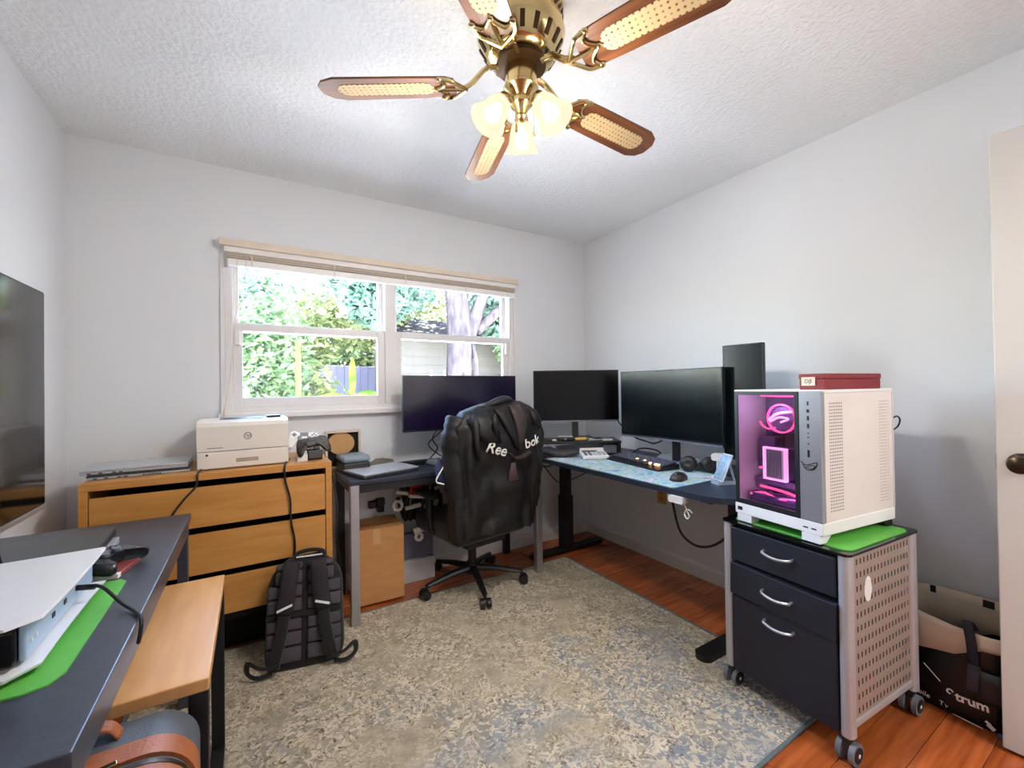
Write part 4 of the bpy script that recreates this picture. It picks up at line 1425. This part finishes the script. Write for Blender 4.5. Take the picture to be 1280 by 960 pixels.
# =================================================================== ITEMS ON THE TV DESK
KZ = .74
gm = B().prism([(-.17, -.235), (.135, -.235), (.165, -.225), (.178, -.195), (.178, .215), (.165, .235), (-.17, .235)], 0, .003).obj('cutting_mat', GREEN)
gm.location = (-.455, 1.225, KZ)
tag(gm, 'bright green mat under the white game console on the graphite desk', 'mat')
ps = thing('game_console', 'white and black game console lying flat on a green mat', 'console', (-.44, 1.225, KZ + .003))
PSW = mat('console_white', (232, 232, 236), .35, var=.01)
PSB = mat('console_gloss_black', (9, 9, 11), .15, var=.05)
PSS = mat('console_blue_lit_side', (176, 196, 224), .35, var=.02)  # bluish light on the white console's side, put into the colour


def plate(z, name, sgn):
    q = B()
    rr = []
    for i in range(13):
        v = i / 12
        y = -.205 + .41 * v
        xr = .128 if v > .06 else .095
        flare = .006 * (2 * v - 1) ** 2
        rr.append([Vector((-.13, y, z)), Vector((xr, y, z + sgn * flare)), Vector((xr - .002, y, z + sgn * (flare + .005))), Vector((-.13, y, z + sgn * .007))])
    q.rings(rr)
    return q.obj(name, PSW, ps, True)


plate(.020, 'lower_plate', -1)
plate(.086, 'upper_plate', 1)
B().box(-.12, .098, -.185, .19, .021, .085, .006).obj('core', PSB, ps)
sd_ = B().box(.0985, .108, -.17, .185, .024, .082, .003).obj('side_shell', PSS, ps)
for y in (-.06, .0):
    B().box(.108, .109, y, y + .014, .045, .055, .001).obj('usb_port', BLACK, sd_)
B().cyl((.108, -.13, .05), (.1095, -.13, .05), .004).cyl((.108, -.15, .05), (.1095, -.15, .05), .003).obj('button', WHITEP, sd_)
for k in range(5):
    B().box(-.11 + k * .04, -.085 + k * .04, -.188, -.184, .028, .078, .002).obj('vent', DKMETAL, ps)
tag(B().tube([(-.333, 1.30, .795), (-.318, 1.29, .795), (-.29, 1.29, .79), (-.25, 1.26, .755), (-.225, 1.23, .746), (-.207, 1.19, .746), (-.201, 1.165, .737), (-.203, 1.162, .715), (-.206, 1.168, .70)], .0038, 8).cyl((-.332, 1.297, .795), (-.30, 1.289, .793), .006).obj('charging_cable', BLACK), 'black cable from the game console over the graphite desk edge', 'cable')
laptop('laptop', 'slim silver closed laptop beneath the dark one on the graphite desk', (-.525, 1.70, KZ), 3, .33, .235, .020, LAPSIL, LAPSIL)
l2 = laptop('laptop', 'dark grey closed laptop on top of the slim silver one on the graphite desk', (-.555, 1.715, KZ + .0205), 2, .36, .25, .026, mat('gunmetal_lid', (66, 68, 72), .3, metal=.6, var=.03), BLACK)
text('ASUS', .018, LAPSIL, l2, (-.06, -.035, .0262), (0, 0, 0))
cs = thing('game_case', 'red and white game case under the black game controller on the graphite desk', 'game case', (-.335, 1.545, KZ), -12)
B().box(-.04, .048, -.06, .06, 0, .012, .002).obj('case', mat('dull_red_case', (142, 62, 54), .45), cs)
B().box(-.041, .049, -.061, -.045, .0005, .0125, .001).obj('spine', WHITETX, cs)
controller('black game controller on the graphite desk behind the game console', (-.335, 1.555, KZ + .031), (8, 0, 70), mat('glossy_black_blue', (34, 40, 46), .22), GREYP)

# =================================================================== ITEMS ON THE SIT-STAND DESK
SZ = .75
MAPM = bpy.data.materials.new('printed_desk_mat')
MAPM.use_nodes = True
n_ = MAPM.node_tree
tc_ = n_.nodes.new('ShaderNodeTexCoord')
nzA = n_.nodes.new('ShaderNodeTexNoise')
nzA.inputs['Scale'].default_value = 9
nzA.inputs['Detail'].default_value = 4
nzA.inputs['Distortion'].default_value = 1.2
rp_ = n_.nodes.new('ShaderNodeValToRGB')
cr = rp_.color_ramp
for p_, c_ in ((.36, (118, 166, 196)), (.45, (196, 222, 232)), (.52, (150, 190, 176)), (.58, (220, 226, 230)), (.66, (176, 160, 200))):
    e_ = cr.elements.new(p_)
    e_.color = lin(c_)
cr.elements.remove(cr.elements[0])
cr.elements.remove(cr.elements[-1])
n_.links.new(tc_.outputs['Object'], nzA.inputs['Vector'])
n_.links.new(nzA.outputs['Fac'], rp_.inputs['Fac'])
n_.links.new(rp_.outputs[0], n_.nodes['Principled BSDF'].inputs['Base Color'])
n_.nodes['Principled BSDF'].inputs['Roughness'].default_value = .6
dm = B().prism(rrect(.42, .99, .015), 0, .003).obj('desk_mat', MAPM)
dm.location = (1.85, 1.775, SZ)
tag(dm, 'long pale blue printed mat on the sit-stand desk under the keyboard', 'desk mat')
MZ = SZ + .003
kb = thing('keyboard', 'black mechanical keyboard with glowing keys on the printed mat', 'keyboard', (1.985, 1.78, MZ), -98)
B().prism([(-.085, .002), (.07, .002), (.07, .03), (-.045, .016), (-.085, .008)], -.235, .235, 'x').obj('case', BLACK, kb)
KEY = mat('keycap_slate', (92, 94, 114), .5, var=.1)
KEYG = emis('lit_keycap', (255, 190, 130), 1.2)
kmesh = {}
cnt = 0
for r_ in range(6):
    x = -.222
    for c_ in range(20):
        wk = .0185
        y = -.032 + r_ * .0185
        lit = (r_ == 0 and c_ in (15, 17, 18)) or (r_ in (1,) and c_ in (9, 12))
        mtk = KEYG if lit else KEY
        if mtk.name not in kmesh:
            q = B().box(-.0074, .0074, -.0074, .0074, 0, .010, .0015, 1)
            o = q.obj('key', mtk, kb)
            kmesh[mtk.name] = o.data
        else:
            o = bpy.data.objects.new('key', kmesh[mtk.name])
            COL.objects.link(o)
            o.parent = kb
        o.location = (x + .0092, y, .019 + (y + .045) * .12)
        o.rotation_euler = (R(7), 0, 0)
        x += .0222
B().tube([(.1, .07, .02), (.12, .11, .012), (.05, .16, .008), (-.03, .2, .008)], .003, 6).obj('keyboard_lead', BLACK, kb)
mouse('black computer mouse on the printed mat in front of the headphones', (1.795, 1.37, MZ), -75, mat('mouse_brown_black', (40, 34, 34), .35), 1.0)
tag(B().tube([(1.855, 1.355, MZ + .012), (1.90, 1.34, MZ + .005), (1.95, 1.32, MZ + .005), (1.985, 1.25, MZ + .004)], .003, 6).obj('mouse_lead', WHITEP), 'thin pale lead from the mouse towards the headphones', 'cable')
# phone on stand
phn = thing('smartphone', 'white-edged phone tilted upright on its stand beside the printed mat', 'phone', (1.885, 1.215, SZ), -112)
m = Matrix.Translation((0, -.005, .016)) @ Matrix.Rotation(R(-24), 4, 'X')
B().box(-.036, .036, -.004, .004, 0, .135, .003, 2, m).obj('phone_body', WHITEP, phn)
B().box(-.033, .033, -.0048, -.004, .004, .131, 0, 2, m).obj('phone_screen', mat('phone_screen', (120, 140, 165), .15, alt=(60, 74, 92), scale=30, emit=(90, 110, 140), estr=.15), phn)
B().box(-.03, .03, -.02, .09, 0, .005, .001).box(-.03, .03, -.022, -.016, 0, .018, .001).obj('phone_stand', LAPSIL, phn)
B().tube([(0, .085, .004), (0, .06, .09)], .006, 6, 0).obj('stand_strut', LAPSIL, phn)
# headphones resting
hp = thing('headphones', 'black over-ear headphones lying under the curved monitor', 'headphones', (2.045, 1.43, SZ), -52)
for s in (-1, 1):
    mm = Matrix.Translation((s * .052, 0, .045)) @ Matrix.Rotation(R(75), 4, 'X') @ Matrix.Rotation(R(s * 10), 4, 'Y')
    B().lathe([(0, -.018), (.03, -.018), (.042, -.008), (.044, .006), (.036, .018), (.018, .02), (0, .016)], 24, mm).obj('ear_cup', BLACK, hp, 'all')
B().tube([(-.075, .01, .05), (-.09, .06, .04), (-.05, .12, .03), (.05, .12, .03), (.09, .06, .04), (.075, .01, .05)], .010, 10, 6, flat=.6).obj('headband', BLACK, hp, 'all')
cp = thing('white_camera', 'small white rounded gadget on a foot below the upright monitor', 'gadget', (2.01, 1.30, SZ), -70)
B().prism(rrect(.055, .036, .012, 5, 0, .105), -.015, .015, 'y').obj('head', WHITEP, cp, True)
B().cyl((0, 0, .008), (0, 0, .09), .006).cyl((0, 0, 0), (0, 0, .008), .028, n=24).obj('foot', WHITEP, cp, True)
rt = thing('red_toy', 'small red and orange bird-like toy next to the phone stand', 'toy', (1.985, 1.125, SZ), -60)
B().ball((0, 0, .05), .03, (.8, .7, 1.1)).ball((0, -.004, .088), .02).obj('body', REDP, rt, 'all')
B().cyl((0, -.022, .088), (.0, -.05, .083), .008, .001, 10).obj('beak', mat('orange_plastic', (232, 128, 52), .45), rt)
for s in (-1, 1):
    B().prism([(0, .07), (s * .05, .085), (s * .03, .04)], -.004, .004, 'y').obj('wing', REDP, rt)
B().cyl((-.01, 0, 0), (-.01, 0, .03), .004).cyl((.01, 0, 0), (.01, 0, .03), .004).obj('legs', mat('orange_plastic', (232, 128, 52), .45), rt)

# riser with clutter in the corner
rs = thing('monitor_riser', 'black monitor riser shelf in the corner of the sit-stand desk', 'riser', (1.955, 2.335, SZ), -31)
B().box(-.29, .29, -.115, .125, .082, .098, .003).obj('shelf', BLACK, rs)
for s in (-1, 1):
    B().box(s * .275 - .012, s * .275 + .012, -.11, .12, 0, .082, .003).obj('side_leg', BLACK, rs)
B().box(.17, .262, -.09, .09, .012, .072, .003).obj('drawer_box', GREYP, rs)
RM = Matrix.Translation((1.955, 2.335, 0)) @ Matrix.Rotation(R(-31), 4, 'Z')


def on_riser(o, x, y, z, rz=0):
    o.location = RM @ Vector((x, y, z))
    o.rotation_euler = (0, 0, R(-31 + rz))
    return o


RT = SZ + .098
o = on_riser(thing('screwdriver', 'yellow-handled screwdriver lying on the monitor riser', 'screwdriver'), .02, -.07, RT + .012, 12)
B().lathe([(0, -.045), (.010, -.042), (.012, -.02), (.010, .01), (.012, .03), (.006, .042)], 12, Matrix.Rotation(R(90), 4, 'Y')).obj('handle', YELLOW, o, True)
B().cyl((.04, 0, 0), (.105, 0, -.004), .003, n=10).obj('shaft', CHROME, o, True)
o = on_riser(thing('webcam', 'black webcam with pale rim lying on the monitor riser', 'webcam'), -.09, -.088, RT, -6)
B().box(-.055, .055, -.02, .02, .004, .03, .009, 3).obj('body', BLACK, o, True)
B().box(-.05, .05, -.019, .019, .0305, .035, .002).obj('rim', LAPSIL, o)
B().cyl((0, -.021, .017), (0, -.019, .017), .009, n=18).obj('lens', GREYP, o, True)
o = on_riser(thing('card_box', 'small white box on the right end of the monitor riser', 'box'), .20, -.07, RT, 6)
B().box(-.035, .035, -.02, .02, 0, .012, .002).obj('carton', WHITEP, o)
B().box(-.036, .02, -.0208, .0208, .0125, .020, .002).obj('lid', GREYP, o)
for x, y, l in ((.11, -.08, 'grey pen lying on the monitor riser by the screwdriver'), (.14, -.045, 'black pen lying behind the small white box on the riser')):
    o = on_riser(thing('pen', l, 'pen'), x, y, RT + .005, 25 if x < .12 else -15)
    B().cyl((-.05, 0, 0), (.05, 0, 0), .0045, n=10).obj('barrel', LAPSIL if x < .12 else BLACK, o, True)
    B().cyl((.05, 0, 0), (.062, 0, 0), .0045, .001, 10).obj('tip', CHROME, o, True)
o = on_riser(thing('brush', 'small pale brush lying on the left part of the monitor riser', 'brush'), -.20, -.07, RT, 5)
B().box(-.06, .02, -.008, .008, 0, .010, .003).obj('handle', BLACK, o)
B().box(.021, .05, -.012, .012, .001, .012, .002).obj('bristles', mat('pale_bristle', (214, 204, 190), .8), o)
o = on_riser(thing('sunglasses_pouch', 'dark grey soft bag with a strap loop in front of the riser', 'pouch'), -.13, -.165, SZ, -8)
rr = []
for i in range(11):
    v = i / 10
    r_ = math.sqrt(max(.02, 1 - (2 * v - 1) ** 2))
    rr.append([Vector((-.13 + .26 * v, .045 * r_ * math.cos(a), max(.001, .03 + .03 * r_ * math.sin(a) + .006 * math.sin(9 * v)))) for a in [2 * PI * k / 14 for k in range(14)]])
B().rings(rr).obj('bag', mat('dark_grey_brown_bag', (58, 52, 54), .6, var=.12), o, 'all')
B().tube([(-.12, -.02, .04), (-.14, -.05, .06), (-.09, -.06, .085), (-.03, -.045, .07)], .005, 8).obj('strap', GREYP, o)
ca = on_riser(thing('desk_calculator', 'white desk calculator in front of the monitor riser', 'calculator'), .075, -.235, MZ, 4)
m = Matrix.Rotation(R(9), 4, 'X')
B().box(-.085, .085, -.055, .065, .01, .034, .005, 2, m).obj('case', WHITEP, ca)
B().box(-.07, .03, .032, .056, .034, .036, 0, 2, m).obj('display', BLACK, ca)
B().box(-.08, .08, .06, .07, .02, .05, .003, 2, m).obj('paper_bar', WHITEP, ca)
for i in range(5):
    for j_ in range(3):
        B().box(-.07 + i * .03, -.05 + i * .03, -.045 + j_ * .024, -.029 + j_ * .024, .034, .038, .001, 1, m).obj('key', GREYP if i < 2 else LAPSIL, ca)
# cables around the right desk
tag(B().tube([(2.12, 2.10, .99), (2.13, 2.04, .93), (2.16, 1.98, .88), (2.19, 1.92, .86), (2.17, 1.83, .855), (2.14, 1.72, .90)], .005, 6).obj('display_cable', BLACK), 'black cable looping between the corner monitor and the curved monitor', 'cable')
tag(B().tube([(1.80, 1.42, .72), (1.79, 1.40, .62), (1.79, 1.36, .50), (1.80, 1.28, .455), (1.83, 1.20, .48), (1.88, 1.14, .56), (1.95, 1.13, .63), (1.975, 1.16, .66)], .006, 8).obj('power_lead', BLACK), 'thick black lead looping below the sit-stand desk beside the cabinet', 'cable')
tag(B().tube([(1.65, 2.42, .70), (1.75, 2.42, .665), (1.86, 2.42, .68), (1.96, 2.30, .70)], .004, 6).tube([(1.66, 2.40, .715), (1.74, 2.42, .66), (1.82, 2.44, .58), (1.93, 2.47, .52), (2.08, 2.36, .60), (2.12, 2.16, .70)], .004, 6).obj('desk_cable', BLACK), 'thin black cables strung under the desks beside the corner leg', 'cable')
tag(B().tube([(2.16, 1.76, .757), (2.22, 1.84, .80), (2.18, 1.95, .81), (2.14, 2.02, .757)], .005, 6).obj('desk_cable', BLACK), 'black cable arching behind the keyboard under the curved monitor', 'cable')

# =================================================================== TOTE BAG
to = thing('tote_bag', 'black and cream reusable tote bag on the floor behind the door edge', 'bag', (2.275, .50, 0), -90)
# local x = towards camera right (world -Y), -y = room side
NB = 28


def tote_ring(z, w, d, ph_=0.0, amp=.006):
    o_ = []
    for k in range(NB):
        a = 2 * PI * k / NB
        c, s = math.cos(a), math.sin(a)
        x = w * math.copysign(abs(c) ** .45, c)
        y = d * math.copysign(abs(s) ** .55, s)
        nn = noise.noise(Vector((x * 14, y * 14, z * 11 + ph_))) * amp
        o_.append(Vector((x + nn, y + nn * 1.4, z)))
    return o_


def lip(ring, front, back):
    return [Vector((p.x, p.y, p.z + (front if p.y < 0 else back))) for p in ring]


split = .215
q = B()
q.rings([tote_ring(z, .135 - .006 * (z < .01), .105 - .01 * (z < .01), 0, .008 + .01 * (z > .02)) for z in (.002, .012, .05, .09, .13, .17)] + [[Vector((p.x, p.y, p.z + .03 * math.sin(p.x * 9 + .4) + (.03 if p.x > .05 else 0))) for p in tote_ring(split, .137, .10, 0, .012)]], cap=False)
vs = [v for v in q.bm.verts][:NB]
q.bm.faces.new(vs)
lo_ = q.obj('lower_body', TOTEB, to, 'all')
q = B()
r0 = [Vector((p.x, p.y, p.z + .03 * math.sin(p.x * 9 + .4) + (.03 if p.x > .05 else 0))) for p in tote_ring(split, .138, .101, 0, .012)]
q.rings([r0, lip(tote_ring(.29, .139, .10, 0, .008), 0, .02), lip(tote_ring(.325, .139, .098, 0, .006), -.012, .035), [Vector((p.x, p.y, p.z + (.02 * math.cos(p.x * 8 + 2.4) if p.y < 0 else .05 + .012 * p.x))) for p in tote_ring(.345, .14, .097, 0, .004)]], cap=False)
up = q.obj('upper_body', TOTEC, to, 'all')
md = up.modifiers.new('thickness', 'SOLIDIFY')
md.thickness = .003
for x in (-.105, .055):
    q = B()
    q.tube([(x, -.108, .215), (x - .004, -.112, .29), (x - .012, -.108, .35), (x - .014, -.095, .362), (x - .005, -.075, .33)], .014, 8, 5, flat=.22, up=(0, 1, 0))
    q.obj('handle_strap', NAVYF, to, 'all')
    B().box(x - .012, x + .018, .084, .0875, .365, .392).obj('handle_tab', BLACK, to)
B().tube([(.056, -.112, .22), (.052, -.118, .17), (.05, -.118, .13)], .017, 8, 5, flat=.2, up=(0, 1, 0)).obj('strap_end', mat('faded_webbing', (62, 60, 72), .7), to, 'all')
q = B()
q.rings([[Vector((x, -.113 - .004 * math.sin(x * 30), z)) for x in (.06, .085, .11, .132)] for z in (.21, .17, .13, .105)], closed=False, cap=False)
o = q.obj('fold_flap', mat('tote_faded_black', (40, 39, 44), .5, var=.1), to, 'all')
o.modifiers.new('thickness', 'SOLIDIFY').thickness = .003
text('trum', .042, WHITETX, to, (.05, -.1175, .088), (R(90), R(-4), 0), bold=.0012)
text('c', .040, WHITETX, to, (-.005, -.1165, .097), (R(90), R(38), 0), bold=.0008)
text('mobile', .024, WHITETX, to, (-.092, -.1145, .045), (R(90), R(8), 0))
text('TV', .022, WHITETX, to, (-.022, -.1155, .035), (R(90), R(6), 0))
B().tube([(-.075, -.117, .16), (-.03, -.117, .115)], .0016, 6, 0).tube([(.0, -.116, .016), (.075, -.116, .012)], .0014, 6, 0).obj('print_line', WHITETX, to)
B().rbox((.095, -.1165, .03), (.020, .002, .012), (0, R(35), 0)).rbox((.088, -.1165, .04), (.014, .002, .008), (0, R(35), 0)).obj('print_mark', WHITETX, to)
B().rbox((.118, -.112, .012), (.018, .004, .014), (0, 0, 0), .002).obj('blue_corner', mat('blue_print', (40, 100, 160), .5), to)

# =================================================================== OUTSIDE THE WINDOW
GZ = -.15
YD = struct(B().box(-14, 18, Y1 + T + .02, 26, GZ - .1, GZ).obj('yard_ground', mat('pale_bounce_ground', (176, 174, 164), .9, alt=(160, 158, 148), scale=3, bump=.3, bscale=20)))  # ground out of view, coloured pale to bounce sunlight into the room
struct(B().box(-3, 6, Y1 + T + .03, 5.05, GZ, GZ + .02).obj('bounce_slab', mat('pale_bounce_slab', (222, 220, 216), .9, var=.05, scale=6, bump=.1, bscale=40)))  # unseen slab added to bounce sunlight up onto the ceiling
fe = thing('wooden_fence', 'weathered grey board fence at the far side of the yard', 'fence', (1.5, 8.6, GZ))
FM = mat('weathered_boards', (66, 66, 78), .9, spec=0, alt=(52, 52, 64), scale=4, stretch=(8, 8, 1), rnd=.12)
fm = None
for k in range(64):
    x = -4.6 + k * .146
    if fm is None:
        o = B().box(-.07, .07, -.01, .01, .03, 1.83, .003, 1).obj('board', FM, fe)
        fm = o.data
    else:
        o = bpy.data.objects.new('board', fm)
        COL.objects.link(o)
        o.parent = fe
    o.location = (x, 0, random.uniform(-.015, .015))
for z in (.4, 1.5):
    B().box(-4.7, 4.75, .011, .05, z, z + .09).obj('rail', FM, fe)
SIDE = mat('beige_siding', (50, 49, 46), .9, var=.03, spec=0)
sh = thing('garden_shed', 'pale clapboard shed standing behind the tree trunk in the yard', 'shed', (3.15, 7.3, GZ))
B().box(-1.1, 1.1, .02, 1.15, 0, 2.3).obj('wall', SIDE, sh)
for k in range(15):
    B().rbox((0, .008, .075 + k * .15), (2.2, .016, .155), (R(-3), 0, 0)).obj('siding_board', SIDE, sh)
B().prism([(-.25, 2.28), (1.28, 2.28), (.55, 2.7)], -1.3, 1.3, 'x').obj('roof', mat('grey_shingles', (40, 39, 38), .95, var=.1, scale=20, spec=0), sh)
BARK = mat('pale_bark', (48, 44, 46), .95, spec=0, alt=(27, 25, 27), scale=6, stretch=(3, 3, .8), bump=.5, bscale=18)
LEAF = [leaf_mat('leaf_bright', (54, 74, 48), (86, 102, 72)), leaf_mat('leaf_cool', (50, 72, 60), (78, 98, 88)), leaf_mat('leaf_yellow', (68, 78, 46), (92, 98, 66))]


def leaves(n, blobs, size, rg_):
    q_v, q_f = [], []
    for i in range(n):
        c, rad = blobs[rg_.randrange(len(blobs))]
        while True:
            p = Vector((rg_.uniform(-1, 1), rg_.uniform(-1, 1), rg_.uniform(-1, 1)))
            if .25 < p.length < 1:
                break
        p = Vector((c[0] + p.x * rad[0], c[1] + p.y * rad[1], c[2] + p.z * rad[2]))
        e = Euler((rg_.uniform(-1.2, 1.2), rg_.uniform(-1.2, 1.2), rg_.uniform(0, 6.28))).to_matrix()
        s = size * rg_.uniform(.6, 1.3)
        k = len(q_v)
        for a in ((0, -1, 0), (.42, -.1, .10), (0, 1, 0), (-.42, -.1, .10)):
            q_v.append(p + e @ (Vector(a) * s))
        q_f.append((k, k + 1, k + 2))
        q_f.append((k, k + 2, k + 3))
    return q_v, q_f


def plant(name, label, cat, loc, trunk, blobs, n, size, mt, seed, group=None):
    t = thing(name, label, cat, loc, 0, group)
    if trunk:
        q = B()
        for pts, r0, r1 in trunk:
            q.tube(pts, lambda tt, a=r0, c=r1: a + (c - a) * tt, 10, 4)
        q.obj('trunk', BARK, t, 'all')
    v, f_ = leaves(n, blobs, size, random.Random(seed))
    me = bpy.data.meshes.new('foliage')
    me.from_pydata(v, [], f_)
    me.materials.append(mt)
    o = bpy.data.objects.new('foliage', me)
    o['kind'] = 'stuff'
    COL.objects.link(o)
    o.parent = t
    return t


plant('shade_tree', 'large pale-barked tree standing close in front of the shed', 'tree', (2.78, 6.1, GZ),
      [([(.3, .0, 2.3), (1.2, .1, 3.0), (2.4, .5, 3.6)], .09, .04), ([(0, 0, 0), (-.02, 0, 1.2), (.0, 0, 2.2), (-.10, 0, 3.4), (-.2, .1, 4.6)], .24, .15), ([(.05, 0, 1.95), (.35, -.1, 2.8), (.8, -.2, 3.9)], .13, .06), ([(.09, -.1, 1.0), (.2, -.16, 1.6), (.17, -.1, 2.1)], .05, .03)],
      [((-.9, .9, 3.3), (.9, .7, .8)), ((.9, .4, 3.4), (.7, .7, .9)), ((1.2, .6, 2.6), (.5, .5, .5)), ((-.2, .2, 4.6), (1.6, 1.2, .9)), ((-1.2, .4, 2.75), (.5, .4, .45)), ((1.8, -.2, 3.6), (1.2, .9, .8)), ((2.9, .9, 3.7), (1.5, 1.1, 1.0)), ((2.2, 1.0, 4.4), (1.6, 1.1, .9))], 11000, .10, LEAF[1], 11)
for i, (x, y, h_, mt_, lb_) in enumerate(((-3.0, 10.2, 5.6, 0, 'broad bright green tree beyond the fence at its far left end'), (-.6, 10.0, 5.4, 1, 'cool green tree beyond the fence left of the bamboo pole'), (1.2, 10.6, 5.8, 0, 'bright leafy tree beyond the fence behind the banana plant'), (3.2, 10.4, 5.6, 2, 'yellow-green tree rising behind the shed'), (5.6, 10.2, 5.5, 0, 'bright green tree beyond the right end of the shed'), (8.0, 10.4, 5.4, 1, 'cool green tree at the far right of the yard'))):
    plant('leafy_tree', lb_, 'tree', (x, y, GZ), [([(0, 0, 0), (.1, 0, 1.4), (0, 0, 2.8)], .16, .1)],
          [((0, 0, h_ * .62), (1.5, 1.0, h_ * .36)), ((-.7, -.5, h_ * .45), (.9, .7, h_ * .22)), ((.7, -.5, h_ * .48), (.9, .7, h_ * .24)), ((0, -.4, h_ * .28), (1.3, .5, h_ * .16))], 6500, .095, LEAF[mt_], 20 + i, 'trees beyond the fence')
plant('garden_shrub', 'tall loose shrub in the yard in front of the fence, nearest the window edge', 'shrub', (-.3, 6.6, GZ), None, [((0, 0, 1.2), (.9, .6, 1.2)), ((-.8, .2, 1.3), (.8, .6, 1.3)), ((.55, .1, 1.9), (.5, .4, .9))], 4200, .075, LEAF[0], 41)
plant('garden_shrub', 'round pale shrub in the yard beside the bamboo pole', 'shrub', (.75, 7.4, GZ), None, [((0, 0, 1.2), (.45, .4, .7)), ((0.0, 0, 2.3), (.6, .4, .6)), ((.9, .2, 2.6), (.8, .4, .5))], 2600, .075, LEAF[2], 42)
plant('garden_shrub', 'green shrub in the yard right of the pale-barked tree', 'shrub', (4.6, 6.6, GZ), None, [((0, 0, 1.0), (.7, .6, 1.0)), ((-.3, 0, 2.2), (.6, .5, .6))], 2600, .075, LEAF[0], 43)
bb = thing('bamboo_pole', 'yellowish upright bamboo pole standing in the yard', 'pole', (.43, 5.2, GZ))
BMB = mat('bamboo', (58, 54, 26), .8, spec=0, var=.06)
for k in range(5):
    B().cyl((0, 0, k * .38), (0, 0, k * .38 + .37), .028, .027, 12).cyl((0, 0, k * .38 + .37), (0, 0, k * .38 + .38), .031, n=12).obj('segment', BMB, bb, True)
bn = thing('banana_plant', 'young banana plant with arching yellow-green leaves before the fence', 'plant', (1.10, 5.8, GZ))
BNL = leaf_mat('banana_leaf', (40, 58, 20), (66, 72, 28))
B().tube([(0, 0, 0), (.02, 0, .6), (0, 0, 1.3)], lambda t: .06 - .025 * t, 10).obj('stem', mat('banana_stem', (52, 56, 32), .9, var=.08, spec=0), bn, 'all')
for k, (az, ln_, rise, dr_) in enumerate(((20, .55, .35, .35), (165, .6, .30, .40), (80, .4, .5, .05), (-60, .5, .25, .35), (215, .55, .1, .4), (-15, .5, .05, .45), (110, .45, .45, .2))):
    q = B()
    rr = []
    a = R(az)
    for i in range(11):
        v = i / 10
        wd = .085 * math.sin(PI * min(1, v * .93 + .05)) ** .7 + .004
        c = Vector((math.cos(a) * ln_ * v, math.sin(a) * ln_ * v * .6, 1.25 + rise * v - dr_ * v * v * 1.1 + (.12 if k == 2 else 0) * v))
        sd2 = Vector((-math.sin(a) * .5, math.cos(a) * .5, .45)) * wd
        rr.append([c - sd2, c + Vector((0, 0, -.012)), c + sd2])
    q.rings(rr, closed=False, cap=False)
    o = q.obj('leaf', BNL, bn, 'all')
    o.modifiers.new('thickness', 'SOLIDIFY').thickness = .003
tp = thing('garden_chair', 'pale blue folded garden chair leaning by the pale-barked tree', 'garden chair', (2.42, 5.95, GZ), 10)
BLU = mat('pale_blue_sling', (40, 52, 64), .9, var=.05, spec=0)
B().rbox((0, .05, 1.15), (.22, .02, .9), (R(-8), 0, 0), .005).obj('sling', BLU, tp)
for s in (-1, 1):
    B().tube([(s * .12, -.06, .0), (s * .12, .05, .8), (s * .12, .13, 1.65)], .012, 8, 0).obj('frame_tube', WHITEP, tp)
